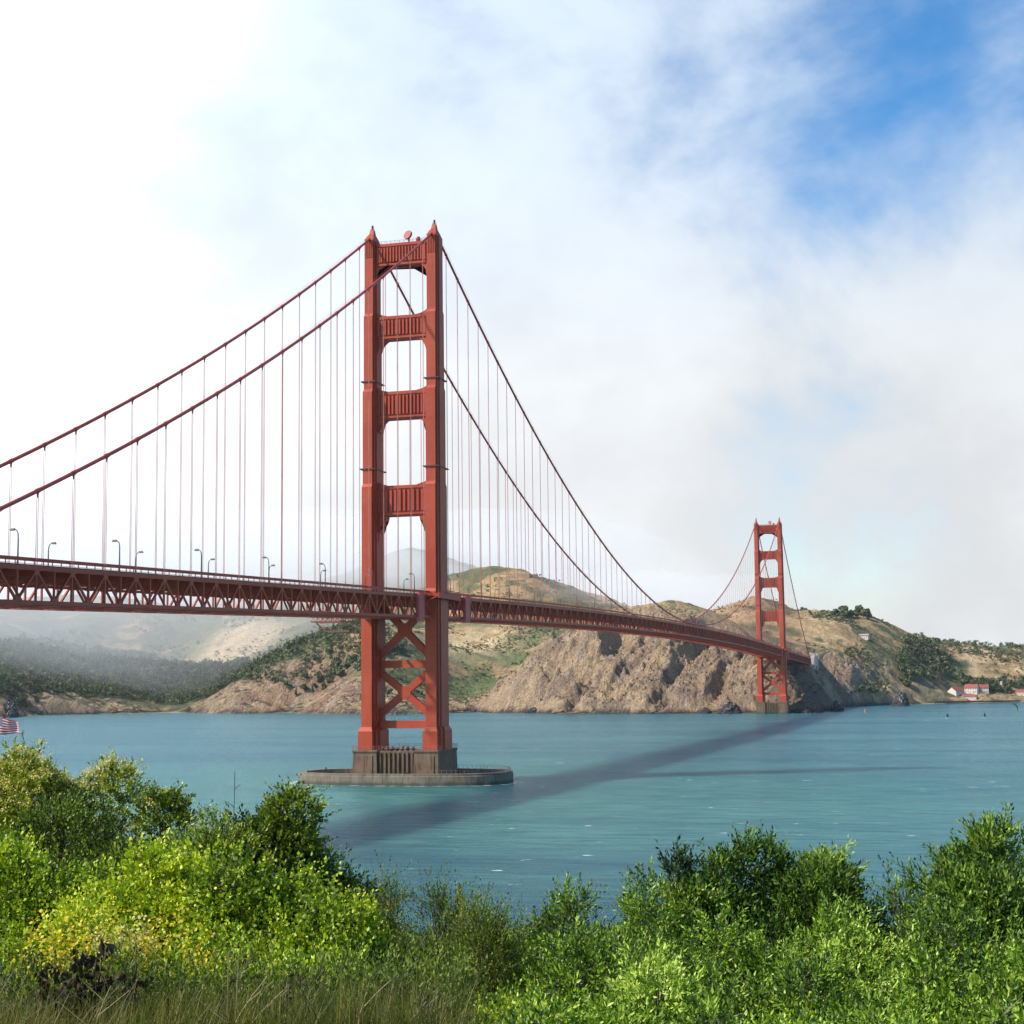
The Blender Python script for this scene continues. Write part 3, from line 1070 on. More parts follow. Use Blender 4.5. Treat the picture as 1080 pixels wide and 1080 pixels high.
PS = pier(0, 'stained brown concrete pier under the near tower, inside the oval fender', 18.1, 12.0, -2)
PN = pier(1280, 'concrete pier under the far tower at the foot of the cliff', 18.1, 12.0, -2)
# winches and drums standing on the near pier between the legs
for k in range(7):
    b = MB()
    x = -6.3+k*2.1+random.uniform(-.3, .3)
    hgt = random.uniform(.9, 1.9)
    b.tube([(x, -9+random.uniform(-1, 1), 13.3), (x, -9, 13.3+hgt*.8), (x, -9, 13.3+hgt)], [.7, .62, .25], 10)
    b.build('drum', simple_cache('drum_dark', (.06, .03, .03)), PS)

# oval fender ring
def ring(a, b_, n=96, e=2.7):
    out = []
    for k in range(n):
        t = 2*math.pi*k/n
        c, s = math.cos(t), math.sin(t)
        out.append((a*math.copysign(abs(c)**(2/e), c), b_*math.copysign(abs(s)**(2/e), s)))
    return out


o1, o2, i1 = ring(44.2, 22.2), ring(43.9, 21.9), ring(40.9, 18.9)
n = len(o1)
vs = [(x, y, -2) for x, y in o1]+[(x, y, 3.5) for x, y in o1]+[(x, y, 3.7) for x, y in o2]+[(x, y, 4.5) for x, y in o2]+[(x, y, 4.5) for x, y in i1]+[(x, y, -2) for x, y in i1]
fs = []
for r_ in range(5):
    for k in range(n):
        k2 = (k+1) % n
        fs.append((r_*n+k, r_*n+k2, (r_+1)*n+k2, (r_+1)*n+k))
fen = MB().add(vs, fs).build('pier_fender', CONC2)
fen.location = (-.2, 0, 0)
tag(fen, 'low oval concrete fender ring in the water round the near tower pier', 'pier fender')
b = MB()
rr = ring(43.2, 21.3, 120)
for k, (x, y) in enumerate(rr):
    if x > 12:
        b.beam((x, y, 4.4), (x, y, 5.9), .1, .1)
for k in range(len(rr)):
    p, q = rr[k], rr[(k+1) % len(rr)]
    if p[0] > 12:
        b.beam((*p, 5.9), (*q, 5.9), .07, .07)
b.build('railing', simple_cache('old_rail', (.30, .12, .09)), fen)
for x, y in ((-36, -14.6), (-38, 9), (30, -17), (8, -20.6)):
    MB().tube([(x, y, 4.4), (x, y, 5.2), (x, y, 5.4)], [.35, .3, .45], 8).build('bollard', simple_cache('drum_dark', (.06, .03, .03)), fen)

# ------------------------------------------------------------------ street lamps on the deck
def lamp_proto(loc, side):
    root = empty('street_lamp', loc, 0)
    p = MB()
    p.tube([(0, 0, -.1), (0, 0, .9), (0, 0, 1.0)], [.24, .22, .14], 8)
    p.tube([(0, 0, 1.0), (0, 0, 6.2), (-.08, 0, 7.2), (-.3, 0, 7.8), (-.65, 0, 8.12), (-1.0, 0, 8.2)], [.19, .15, .13, .12, .11, .10], 8)
    p.build('post', LAMPM, root)
    h = MB()
    h.frust((-2.15, -.9, -.32, .32), (-2.0, -1.0, -.2, .2), 8.16, 8.5)
    h.box(-2.15, -.9, -.34, .34, 8.02, 8.17)
    h.build('lamp_head', LAMPM, root)
    g = MB().box(-2.05, -1.15, -.26, .26, 7.9, 8.03)
    g.build('lens', GLASSM, root)
    return root


LG = 'street lamps along the bridge roadway'
first = None
ORD = 'first second third fourth fifth sixth seventh eighth ninth tenth eleventh twelfth thirteenth fourteenth fifteenth sixteenth seventeenth eighteenth nineteenth twentieth twenty-first twenty-second twenty-third twenty-fourth twenty-fifth twenty-sixth twenty-seventh twenty-eighth twenty-ninth thirtieth'.split()
cnt = {}
lamps = []
k = 0
yl = -292.0
while yl > Y0: yl -= 45.72
while yl < 1630:
    if abs(yl) > 9 and abs(yl-1280) > 9:
        for s in (1, -1):
            lamps.append((s, yl))
    yl += 45.72
for s, yl in lamps:
    loc = (s*10.4, yl, rail_z(yl)-1.6)
    if first is None:
        r = first = lamp_proto(loc, s)
        ch = kids(first)
    else:
        r = first.copy()
        COL.objects.link(r)
        for c in ch:
            d = c.copy(); COL.objects.link(d); d.parent = r
    r.location = loc
    r.rotation_euler = (0, 0, 0 if s > 0 else math.pi)
    sd = 'near' if s > 0 else 'far'
    if yl < 0:
        nth = sum(1 for q in lamps if q[0] == s and yl <= q[1] < 0); wh = 'left of the near tower'
    elif yl < 1280:
        nth = sum(1 for q in lamps if q[0] == s and 0 < q[1] <= yl); wh = 'right of the near tower'
    else:
        nth = sum(1 for q in lamps if q[0] == s and 1280 < q[1] <= yl); wh = 'beyond the far tower'
    tag(r, '%s street lamp %s, on the %s edge of the bridge deck' % (ORD[nth-1], wh, sd), 'street lamp', LG+' '+('east' if s > 0 else 'west')+' side, '+('approach' if yl < 0 else 'main span' if yl < 1280 else 'north end'))
# ------------------------------------------------------------------ trees on the far shore
def leaf_mat(name, stops, trans=.3, rough=.55, tcol=None, spec=.35):
    m, t, out = mat(name)
    at = t('ShaderNodeAttribute', attribute_name='tint')
    c = t.ramp(at.outputs['Fac'], stops)
    b = t('ShaderNodeBsdfPrincipled', {'Base Color': c, 'Roughness': rough})
    b.inputs['Specular IOR Level'].default_value = spec
    if trans:
        tr = t('ShaderNodeBsdfTranslucent')
        c2 = t.mix(1.0, c, tcol or (1.25, 1.35, .55), 'MULTIPLY')
        t.l.new(c2, tr.inputs[0])
        mx = t('ShaderNodeMixShader', {0: trans, 1: b.outputs[0], 2: tr.outputs[0]})
        t.l.new(mx.outputs[0], out.inputs[0])
    else:
        t.l.new(b.outputs[0], out.inputs[0])
    return m


TREE_M = leaf_mat('far_foliage', [(0, (.030, .046, .020)), (.45, (.072, .100, .038)), (.8, (.14, .165, .06)), (1, (.22, .21, .09))], .12)
BARK = simple('bark', (.10, .075, .055), .9, var=.3)


def crown_arrays(rng, h, r, kind, nf):
    """leaf clumps spread over a few lobes; returns verts, quads, tint"""
    L = []
    if kind == 'cone':
        for i in range(6):
            f = i/5
            L.append((rng.normal(0, .06)*r, rng.normal(0, .06)*r, h*(.22+.7*f), r*(1.0-.8*f)*.8, h*.16))
    elif kind == 'broad':
        for i in range(7):
            a = rng.uniform(0, 6.28); q = rng.uniform(.1, .65)*r
            L.append((math.cos(a)*q, math.sin(a)*q, h*rng.uniform(.45, .78), r*rng.uniform(.38, .6), h*rng.uniform(.16, .24)))
    else:
        for i in range(5):
            a = rng.uniform(0, 6.28); q = rng.uniform(0, .5)*r
            L.append((math.cos(a)*q, math.sin(a)*q, h*rng.uniform(.4, .88), r*rng.uniform(.3, .5), h*rng.uniform(.1, .2)))
    L = np.array(L)
    k = rng.integers(0, len(L), nf)
    d = rng.normal(size=(nf, 3)); d /= np.linalg.norm(d, axis=1)[:, None]
    rad = rng.uniform(.7, 1.08, nf)
    c = L[k, :3]+d*np.stack([L[k, 3], L[k, 3], L[k, 4]], 1)*rad[:, None]
    nrm = d+rng.normal(0, .45, (nf, 3)); nrm /= np.linalg.norm(nrm, axis=1)[:, None]
    a = np.cross(nrm, rng.normal(size=(nf, 3))); a /= np.linalg.norm(a, axis=1)[:, None]
    b = np.cross(nrm, a)
    s = (rng.uniform(.45, 1.0, nf)*r*.20)[:, None]
    V = np.stack([c-a*s-b*s*.6, c+a*s-b*s*.7, c+a*s*.8+b*s*.7, c-a*s*.7+b*s*.8], 1).reshape(-1, 3)
    F = np.arange(nf*4).reshape(-1, 4)
    base = rng.uniform(.15, .75, len(L))
    T = np.repeat(np.clip(base[k]+rng.normal(0, .16, nf), 0, 1), 4)
    return V, F, T


rngt = np.random.default_rng(5)
PROTO = []
for kind, h, r in (('broad', 13, 7.0), ('broad', 10, 6.0), ('cone', 16, 4.2), ('cone', 12, 3.4), ('loose', 14, 5.0), ('shrub', 5, 4.0)):
    V, F, T = crown_arrays(rngt, h, r, kind, 420)
    cm = np_mesh('crown', V, F, {'tint': ('FLOAT', T)})
    cm.materials.append(TREE_M)
    tb = MB().tube([(0, 0, -1.5), (0.1, 0, h*.25), (-.1, .1, h*.55), (0, 0, h*.8)], [.5, .38, .25, .1], 7)
    for q in range(4):
        a = q*1.7
        tb.tube([(0, 0, h*(.3+.08*q)), (math.cos(a)*r*.5, math.sin(a)*r*.5, h*(.5+.07*q))], [.2, .06], 5)
    tm = tb.mesh('trunk'); tm.materials.append(BARK)
    PROTO.append((cm, tm, kind, h, r))


def put_tree(x, y, z, p, sc, rz, label, group, name='tree'):
    cm, tm, kind, h, r = PROTO[p]
    e = empty(name, (x, y, z-.3), rz)
    e.scale = (sc*random.uniform(.85, 1.2), sc*random.uniform(.85, 1.2), sc)
    tag(e, label, 'tree', group)
    o = bpy.data.objects.new('crown', cm); COL.objects.link(o); o.parent = e
    o = bpy.data.objects.new('trunk', tm); COL.objects.link(o); o.parent = e
    return e


def in_poly(x, y, poly):
    ins = np.zeros(x.shape, bool)
    n = len(poly)
    for i in range(n):
        a = poly[i]; b = poly[(i+1) % n]
        cond = ((a[1] > y) != (b[1] > y))
        xi = (b[0]-a[0])*(y-a[1])/(b[1]-a[1]+1e-12)+a[0]
        ins ^= cond & (x < xi)
    return ins


def scatter(poly, n, seed, thr=0.0, sc=60):
    rng = np.random.default_rng(seed)
    p = np.array(poly, float)
    x = rng.uniform(p[:, 0].min(), p[:, 0].max(), n*6)
    y = rng.uniform(p[:, 1].min(), p[:, 1].max(), n*6)
    ok = in_poly(x, y, poly)
    if thr: ok &= fbm(x/sc, y/sc, 3, seed+3) > thr
    x, y = x[ok][:n], y[ok][:n]
    z, s = ground_z(x, y)
    ok = (s > 8) & (z > 1.5)
    return x[ok], y[ok], z[ok]


WOOD_W = [(-1500, 1180), (-1420, 1560), (-1300, 1760), (-1180, 1900), (-1060, 1930), (-940, 1830), (-800, 1760), (-690, 1700), (-600, 1640), (-560, 1590), (-620, 1530), (-720, 1525), (-800, 1545), (-900, 1600), (-1000, 1600), (-1080, 1560), (-1110, 1470), (-1100, 1340), (-1190, 1240)]
WOOD_W2 = [(-1500, 1900), (-1250, 2080), (-1150, 2000), (-1000, 1960), (-900, 1900), (-1060, 1900), (-1300, 1780)]
GROVE_E = [(112, 1960), (125, 2120), (160, 2200), (200, 2190), (205, 2130), (180, 2060), (150, 1980), (130, 1900)]
SHORE_E = [(70, 1780), (50, 1660), (62, 1640), (95, 1740), (120, 1830), (105, 1850)]
TOWN_E = [(205, 2110), (250, 2150), (330, 2215), (430, 2260), (560, 2270), (560, 2225), (430, 2200), (330, 2170), (262, 2105), (222, 2070)]
RIDGE_E = [(20, 2120), (60, 2150), (75, 2120), (40, 2080), (12, 2050), (0, 2085)]
SLOPE_E = [(-130, 1980), (-60, 2230), (60, 2120), (200, 2380), (330, 2430), (450, 2470), (450, 2300), (240, 2250), (110, 1960), (60, 1850), (0, 1900)]
vw, fw_, tt = [], [], []
nb = 0


def add_wood(poly, n, seed, kinds, smin, smax, thr=0.0, first_n=0, label=None, group=None, sc=60):
    """the nearest first_n trees become things, the rest go into the wood"""
    global nb
    x, y, z = scatter(poly, n, seed, thr, sc)
    dist = np.hypot(x-CAMP[0], y-CAMP[1])
    order = np.argsort(dist)
    rng = np.random.default_rng(seed+50)
    for q, i in enumerate(order):
        p = kinds[rng.integers(0, len(kinds))]
        s_ = rng.uniform(smin, smax)
        if q < first_n:
            lab = label[PROTO[p][2]]
            put_tree(x[i], y[i], z[i], p, s_, rng.uniform(0, 6.28), lab, group+' '+PROTO[p][2])
        else:
            cm, tm, kind, h, r = PROTO[p]
            V, F, T = crown_arrays(rng, h*s_, r*s_, kind, 60)
            vw.append(V*1.0+np.array([x[i], y[i], z[i]-.3])); fw_.append(F+nb); tt.append(np.clip(T+rng.uniform(-.32, .42), 0, 1))
            nb += len(V)


add_wood(WOOD_W, 6500, 201, [0, 1, 2, 3, 4], .6, 1.25, 0.0, 90,
         {'broad': 'broad dark green tree at the front edge of the western cove woods', 'cone': 'pointed dark conifer at the front edge of the western cove woods', 'loose': 'loose open crowned tree at the front edge of the western cove woods', 'shrub': 'low dark bush at the front edge of the western cove woods'},
         'trees at the front of the western woods')
add_wood(WOOD_W2, 1500, 203, [0, 1, 5], .6, 1.1, .45)
add_wood(GROVE_E, 300, 205, [0, 1, 4], .7, 1.25, 0, 20,
         {'broad': 'broad dark tree in the grove down the eastern gully', 'loose': 'loose crowned tree in the grove down the eastern gully'}, 'trees in the eastern gully')
add_wood(SHORE_E, 70, 207, [0, 1, 5], .5, .9, 0, 20,
         {'broad': 'round dark tree on the shore slope just right of the far tower', 'shrub': 'low dark bush on the shore slope just right of the far tower'}, 'trees by the shore east of the far tower')
add_wood(TOWN_E, 320, 209, [0, 1, 4], .9, 1.5, 0, 45,
         {'broad': 'big broad dark tree behind the white waterfront houses', 'loose': 'tall loose crowned tree behind the white waterfront houses'}, 'trees behind the waterfront houses')
add_wood(RIDGE_E, 26, 211, [0, 4, 1], .8, 1.3, 0, 26,
         {'broad': 'dark broad tree on the skyline above the far tower', 'loose': 'dark loose crowned tree on the skyline above the far tower'}, 'trees on the skyline above the far tower')
add_wood(SLOPE_E, 1300, 213, [1, 5, 5], .45, 1.0, .56, 0, sc=90)
# scrub dots on the headland and the spur
add_wood([(-560, 1500), (-700, 1800), (-640, 2150), (-450, 2200), (-420, 1800), (-440, 1540)], 1500, 217, [5, 5, 1], .25, .6, .42, 0, sc=70)
add_wood([(-1500, 1950), (-1400, 2600), (-900, 2700), (-500, 2400), (-650, 1900), (-1000, 1900)], 1700, 219, [5, 5, 1], .35, .8, .5, 0, sc=110)
add_wood([(-200, 1900), (-250, 2400), (350, 2400), (500, 2250), (150, 1950), (60, 1700), (0, 1800)], 1500, 221, [5, 5, 1], .25, .6, .48, 0, sc=70)
add_wood([(-640, 1440), (-600, 1600), (-500, 1620), (-480, 1450), (-560, 1400)], 90, 215, [1, 5, 3], .5, 1.0, .45, 24,
         {'broad': 'dark bush on the cliff top slope left of the near tower', 'shrub': 'low round bush on the cliff top slope left of the near tower', 'cone': 'small pointed tree on the cliff top slope left of the near tower'}, 'bushes on the spur left of the near tower', sc=40)
V = np.concatenate(vw); F = np.concatenate(fw_); T = np.concatenate(tt)
o = link_mesh('woodland', np_mesh('woodland', V, F, {'tint': ('FLOAT', T)}), None, (TREE_M,))
tag(o, 'dark green woods and scrub covering the slopes of the far shore', 'woodland', None, 'stuff')

# ------------------------------------------------------------------ rocks, quay, houses, boats
ROCKM, rt, ro = mat('sea_rock')
g = rt('ShaderNodeNewGeometry')
P = g.outputs['Position']
nn = rt.noise(P, .35, 6, .6)
sp = rt('ShaderNodeSeparateXYZ', {0: P})
hi = rt.mapr(rt.math('MULTIPLY_ADD', nn, 9.0, sp.outputs[2]), 8.5, 11, 0, 1)
rc_ = rt.mix(rt.math('MULTIPLY', hi, rt.mapr(rt.noise(P, .30, 6, .7), .52, .66, 0, 1)), (.024, .023, .023), (.42, .39, .36))
rb = rt('ShaderNodeBsdfPrincipled', {'Base Color': rc_, 'Roughness': .95})
rt.l.new(rb.outputs[0], ro.inputs[0])


def rock(name, x, y, r, h, seed, label, group=None):
    n = 28; m_ = 14
    th = np.linspace(0, 2*np.pi, n, endpoint=False)
    vs = []
    for j in range(m_+1):
        f = j/m_
        zz = -1.5+(h+1.5)*f
        rad = r*(1-f)**.5*(1.0)
        for i, t in enumerate(th):
            q = rad*(.7+.75*float(fbm(np.array([math.cos(t)*1.7+seed]), np.array([math.sin(t)*1.7+f*2.4]), 4, seed, True)[0])*.8)
            zj = zz+float(fbm(np.array([t*2.0]), np.array([f*5.0]), 3, seed+4)[0]-.5)*h*.42*min(1, f*3)
            vs.append((math.cos(t)*q+f*r*.2, math.sin(t)*q, zj))
    fs = [(j*n+i, j*n+(i+1) % n, (j+1)*n+(i+1) % n, (j+1)*n+i) for j in range(m_) for i in range(n)]
    o = MB().add(vs, fs).build(name, ROCKM)
    o.location = (x, y, 0)
    return tag(o, label, 'rock', group)


rock('sea_stack', 128, 1735, 11.5, 21, 5, 'dark jagged sea stack rising from the water before the eastern shore')
rock('sea_rock', 64, 1375, 7.5, 13, 8, 'blunt pale topped rock off the point just right of the far tower')
rock('sea_rock', 71, 1388, 3.2, 8, 9, 'thin small rock right behind the blunt pale topped one')
rock('sea_rock', 34, 1292, 11, 6, 12, 'low dark rock at the waterline right of the far tower pier')
rock('sea_rock', -54, 1292, 15, 13, 14, 'low black rock at the cliff foot left of the far tower')
rock('sea_rock', -84, 1297, 9, 7, 15, 'smaller black rock at the cliff foot, left of the low black one')
rock('sea_rock', -322, 1384, 12, 7, 17, 'dark rock at the foot of the light cliff right of the near tower')
rock('sea_rock', -1050, 1316, 13, 22, 19, 'pale stack at the left end of the far shore', None)
rock('sea_rock', -1032, 1296, 8, 13, 21, 'short dark rock beside the pale stack at the left end')

WALLW = simple('white_render_wall', (.58, .54, .47), .8, var=.08, scale=.5)
WALLT = simple('tan_wall', (.50, .42, .34), .8, var=.1, scale=.5)
ROOFR = simple('red_roof', (.27, .06, .05), .7, var=.2, scale=.8)
ROOFG = simple('grey_roof', (.28, .24, .23), .8, var=.15, scale=.8)
WIN = simple('dark_window', (.03, .035, .045), .2)
TRIMW = simple('white_trim', (.75, .73, .68), .6)


def house(x, y, z, w_, d_, h_, rh, rz, wall, roof, label, nwin=4, floors=2, group='white and tan buildings along the eastern waterfront'):
    z = float(ground_z(x, y)[0][0])+.4
    e = empty('house', (x, y, z), rz)
    tag(e, label, 'house', group)
    b = MB().box(-w_/2, w_/2, -d_/2, d_/2, -3, h_)
    b.prism([(-d_/2, h_-.02), (d_/2, h_-.02), (0, h_+rh-.25)], -w_/2, w_/2, plane='yz')
    wl_ = b.build('wall', wall, e)
    r = MB()
    o_ = .7
    for s in (-1, 1):
        a = (s*(d_/2+o_), h_-rh*o_/(d_/2))
        vs = [(-w_/2-o_, a[0], a[1]), (w_/2+o_, a[0], a[1]), (w_/2+o_, 0, h_+rh), (-w_/2-o_, 0, h_+rh)]
        vs += [(p[0], p[1], p[2]+.3) for p in vs]
        r.add(vs, [(3, 2, 1, 0), (4, 5, 6, 7), (0, 1, 5, 4), (1, 2, 6, 5), (2, 3, 7, 6), (3, 0, 4, 7)])
    rf = r.build('roof', roof, e)
    MB().box(w_*.2, w_*.2+1.1, d_*.15, d_*.15+1.1, h_, h_+rh+1.3).build('chimney', ROOFR, rf)
    for fl in range(floors):
        for k in range(nwin):
            if fl == 0 and k == nwin//2: continue
            xx = -w_/2+w_*(k+.5)/nwin
            z0 = h_*(fl+.32)/floors
            fr = MB().box(xx-.75, xx+.75, -d_/2-.10, -d_/2+.1, z0-.15, z0+1.75).build('window', TRIMW, e)
            MB().box(xx-.6, xx+.6, -d_/2-.14, -d_/2-.05, z0, z0+1.6).build('pane', WIN, fr)
    xx = -w_/2+w_*(nwin//2+.5)/nwin
    MB().box(xx-.6, xx+.6, -d_/2-.12, -d_/2+.1, 0, 2.3).build('door', ROOFG, e)
    return e


HR = -.27
house(203, 2040, 5.0, 22, 17, 9.5, 6.5, HR+1.25, WALLW, ROOFR, 'large white gabled house with a red roof on the eastern waterfront', 5)
house(228, 2066, 5.5, 20, 11, 8.5, 5, HR, WALLW, ROOFR, 'white house with red roof right behind the long low quay shed', 5)
house(222, 2032, 4.0, 28, 9, 4.5, 2.6, HR, WALLT, ROOFR, 'long low quay shed with tan walls in front of the white houses', 7, 1)
house(247, 2088, 7.0, 14, 10, 8, 4.5, HR+.4, WALLW, ROOFR, 'narrow white house with red roof, right hand one of the waterfront row', 3)
house(316, 2120, 5.5, 36, 12, 6, 3.5, HR, WALLT, ROOFR, 'long building with red roof at the right end of the waterfront', 8, 1)
house(278, 2170, 24, 12, 9, 6, 3, HR, WALLW, ROOFG, 'small white house with grey roof among trees above the waterfront', 3, 1)
house(171, 2110, 33, 14, 8, 5, 2.5, HR-.3, WALLW, ROOFG, 'white hillside house left of and above the waterfront houses', 3, 1)
house(298, 2190, 33, 12, 9, 5, 2.5, HR+.2, WALLW, ROOFR, 'upper white hillside house with red roof near the right edge', 3, 1)
house(66, 1990, 0, 16, 9, 5, 2, HR, WALLT, ROOFG, 'low tan building alone on the grassy slope right of the far tower', 4, 1)

b = MB()
qa = np.array([172.0, 1872.0]); qb = np.array([296.0, 1934.0])
b.beam((*qa, 3.2), (*qb, 3.2), 9, 1.9)
for k in range(48):
    p = qa+(qb-qa)*(k+.5)/48
    for s in (-2.6, 2.6):
        b.beam((p[0]-s*.45, p[1]+s*.9, -2), (p[0]-s*.45, p[1]+s*.9, 2.3), .8, .8)
q_ = b.build('jetty', simple('old_timber', (.045, .038, .034), .9))
tag(q_, 'long dark timber jetty along the water in front of the houses', 'jetty')

# windsurfer, kite, buoys
def surfer(x, y, s, label):
    e = empty('windsurfer', (x, y, 0.1), .6)
    tag(e, label, 'windsurfer', None)
    bd = MB().frust((-1.5, 1.5, -.35, .35), (-1.3, 1.2, -.3, .3), 0, .18).build('board', simple_cache('board_white', (.7, .7, .7)), e)
    sl_ = MB().prism([(-.2, .7), (2.0, 1.4), (1.7, 3.2), (.2, 4.9), (-.1, 4.8)], -.05, .05).build('sail', simple_cache('sail_dark', (.05, .08, .10)), e)
    return e


surfer(235, 1022, 1, 'windsurfer with dark sail crossing the bay at the right')
surfer(200, 1010, 1, 'windsurfer with dark sail left of the other one on the bay')
e = empty('buoy', (103, 1326, 0)); tag(e, 'small orange buoy on the water right of the sea rocks', 'buoy')
MB().tube([(0, 0, -.5), (0, 0, 1.2), (0, 0, 1.5)], [1.3, 1.3, .8], 12).build('float', simple_cache('buoy_orange', (.7, .18, .05)), e)
MB().tube([(0, 0, 1.4), (0, 0, 3.4), (0, 0, 3.6), (0, 0, 4.2)], [.7, .35, .5, .4], 10).build('tower', simple_cache('buoy_orange', (.7, .18, .05)), e)
kp = CAMP+(lambda d: d/np.linalg.norm(d))(_F+_Rr*(1068-540)/FPX+_Uu*(540-747)/FPX)*900
b = MB()
prev = None
vs = []
for k in range(11):
    a = math.pi*(.12+.76*k/10)
    c, s = math.cos(a), math.sin(a)
    wd = .9*math.sin(math.pi*(k+.6)/11.2)+.1
    vs += [(3.1*c, -wd, 2.6*s), (3.1*c, wd, 2.6*s), (2.95*c, wd, 2.45*s), (2.95*c, -wd, 2.45*s)]
fs = [(4*k+i, 4*k+(i+1) % 4, 4*k+4+(i+1) % 4, 4*k+4+i) for k in range(10) for i in range(4)]
kt = b.add(vs, fs).build('kite', simple_cache('kite_green', (.03, .06, .035)))
kt.location = Vector(kp); kt.rotation_euler = (.5, .9, .2)
tag(kt, 'dark arched kite hanging over the water at the right edge', 'kite')

# ------------------------------------------------------------------ near bluff
def L2(u, v, z=0.0):
    """metres to the right of, ahead of and above the camera"""
    return np.array([CAMP[0], CAMP[1], CAMP[2]])+RTH*u+FWH*v+UPZ*z


def near_g(u, v):
    """ground height above the camera, on the bluff"""
    v = np.asarray(v, float)
    z = np.interp(v, [-20, 0, 8, 9.5, 12, 15, 20, 26, 35, 50, 84, 95, 150, 190, 230], [-1.6, -1.7, -1.95, -2.3, -3.3, -4.3, -5.9, -7.6, -10.0, -13.0, -13.2, -14.5, -30, -41, -42])
    return z+(fbm(np.asarray(u, float)/3.1, v/3.1, 3, 301)-.5)*.5


gu = np.arange(-130, 131, 1.3); gv = np.unique(np.r_[np.arange(-15, 40, .7), np.arange(40, 232, 2.5)])
GU, GV = np.meshgrid(gu, gv)
GZ = near_g(GU, GV)
Vn = CAMP+GU[..., None]*RTH+GV[..., None]*FWH+GZ[..., None]*UPZ
ny2, nx2 = GU.shape
ii = np.arange(ny2*nx2).reshape(ny2, nx2)
Fn = np.stack([ii[:-1, :-1], ii[:-1, 1:], ii[1:, 1:], ii[1:, :-1]], -1).reshape(-1, 4)
SOIL, t, out = mat('bluff_soil')
tc = t('ShaderNodeNewGeometry')
n_ = t.noise(tc.outputs['Position'], 1.7, 6, .6)
c = t.mix(t.mapr(n_, .35, .65), (.05, .055, .022), (.13, .10, .05))
b = t('ShaderNodeBsdfPrincipled', {'Base Color': c, 'Roughness': .95})
t.l.new(b.outputs[0], out.inputs[0])
bl = link_mesh('bluff_ground', np_mesh('bluff_ground', Vn.reshape(-1, 3), Fn, smooth=True), None, (SOIL,))
tag(bl, kind='structure')

# flag on its pole, on the terrace below the bluff
FU, FV = (-8.5-540)/FPX*84, 84.0
fz = float(near_g(FU, FV))
fp = L2(FU, FV, fz)
e = empty('flagpole', tuple(fp), math.atan2(RTH[1], RTH[0]))
tag(e, 'pole carrying the striped flag beyond the left bushes', 'flagpole')
top = -1.35-fz
MB().tube([(0, 0, -.5), (0, 0, .3), (0, 0, .35), (0, 0, top)], [.14, .14, .07, .04], 10).build('pole', simple_cache('pole_white', (.7, .7, .7)), e)
MB().tube([(0, 0, top-.02), (0, 0, top+.05), (0, 0, top+.12), (0, 0, top+.18)], [.03, .09, .09, .02], 10).build('finial', simple_cache('finial_gold', (.6, .45, .15)), e)
FLAGM, t, out = mat('flag_cloth')
uvn = t('ShaderNodeAttribute', attribute_name='fu')
uvv = t('ShaderNodeAttribute', attribute_name='fv')
U_, V_ = uvn.outputs['Fac'], uvv.outputs['Fac']
stripe = t.math('LESS_THAN', t.math('FRACT', t.math('MULTIPLY', V_, 6.5)), .5)     # 13 stripes, red at both edges
red_ = t.mix(stripe, (.78, .76, .74), (.50, .025, .05))
canton = t.math('MULTIPLY', t.math('LESS_THAN', U_, .40), t.math('LESS_THAN', V_, 7/13))
# nine rows of stars, staggered
def stars(off, nc, nr):
    cu = t.math('SUBTRACT', t.math('FRACT', t.math('MULTIPLY_ADD', U_, nc/.4, off)), .5)
    cv = t.math('SUBTRACT', t.math('FRACT', t.math('MULTIPLY_ADD', V_, nr*13/7, off)), .5)
    r2 = t.math('ADD', t.math('MULTIPLY', cu, cu), t.math('MULTIPLY', cv, cv))
    return t.math('LESS_THAN', r2, .05)
st_ = t.math('MAXIMUM', stars(0.0, 6, 5), stars(.5, 6, 5))
blue = t.mix(st_, (.025, .045, .16), (.75, .75, .75))
cc = t.mix(canton, red_, blue)
b = t('ShaderNodeBsdfPrincipled', {'Base Color': cc, 'Roughness': .8})
tr = t('ShaderNodeBsdfTranslucent'); t.l.new(cc, tr.inputs[0])
mx = t('ShaderNodeMixShader', {0: .35, 1: b.outputs[0], 2: tr.outputs[0]})
t.l.new(mx.outputs[0], out.inputs[0])
nu, nv = 40, 22
vs = []; fu = []; fv = []
for j in range(nv+1):
    for i in range(nu+1):
        a = i/nu; q = j/nv
        amp = .10*a
        x = .05+1.62*a*(.97-.12*(1-q)*a)
        z = top-.12-.92*q+(-.30*a*a*(1-q))+.05*math.sin(7*a+2*q)*a
        y = amp*math.sin(9*a+1.5*q)+.05*a*math.sin(16*a)
        vs.append((x, y, z)); fu.append(a); fv.append(q)
fs = [(j*(nu+1)+i, (j+1)*(nu+1)+i, (j+1)*(nu+1)+i+1, j*(nu+1)+i+1) for j in range(nv) for i in range(nu)]
fm = np_mesh('flag', np.array(vs), np.array(fs), {'fu': ('FLOAT', np.array(fu)), 'fv': ('FLOAT', np.array(fv))}, smooth=True)
fo = link_mesh('flag', fm, None, (FLAGM,))
md = fo.modifiers.new('cloth_thickness', 'SOLIDIFY'); md.thickness = .004
fo.location = tuple(fp); fo.rotation_euler = (0, 0, math.atan2(RTH[1], RTH[0]))
tag(fo, 'red and white striped flag with blue starred canton, flying at the left edge', 'flag')
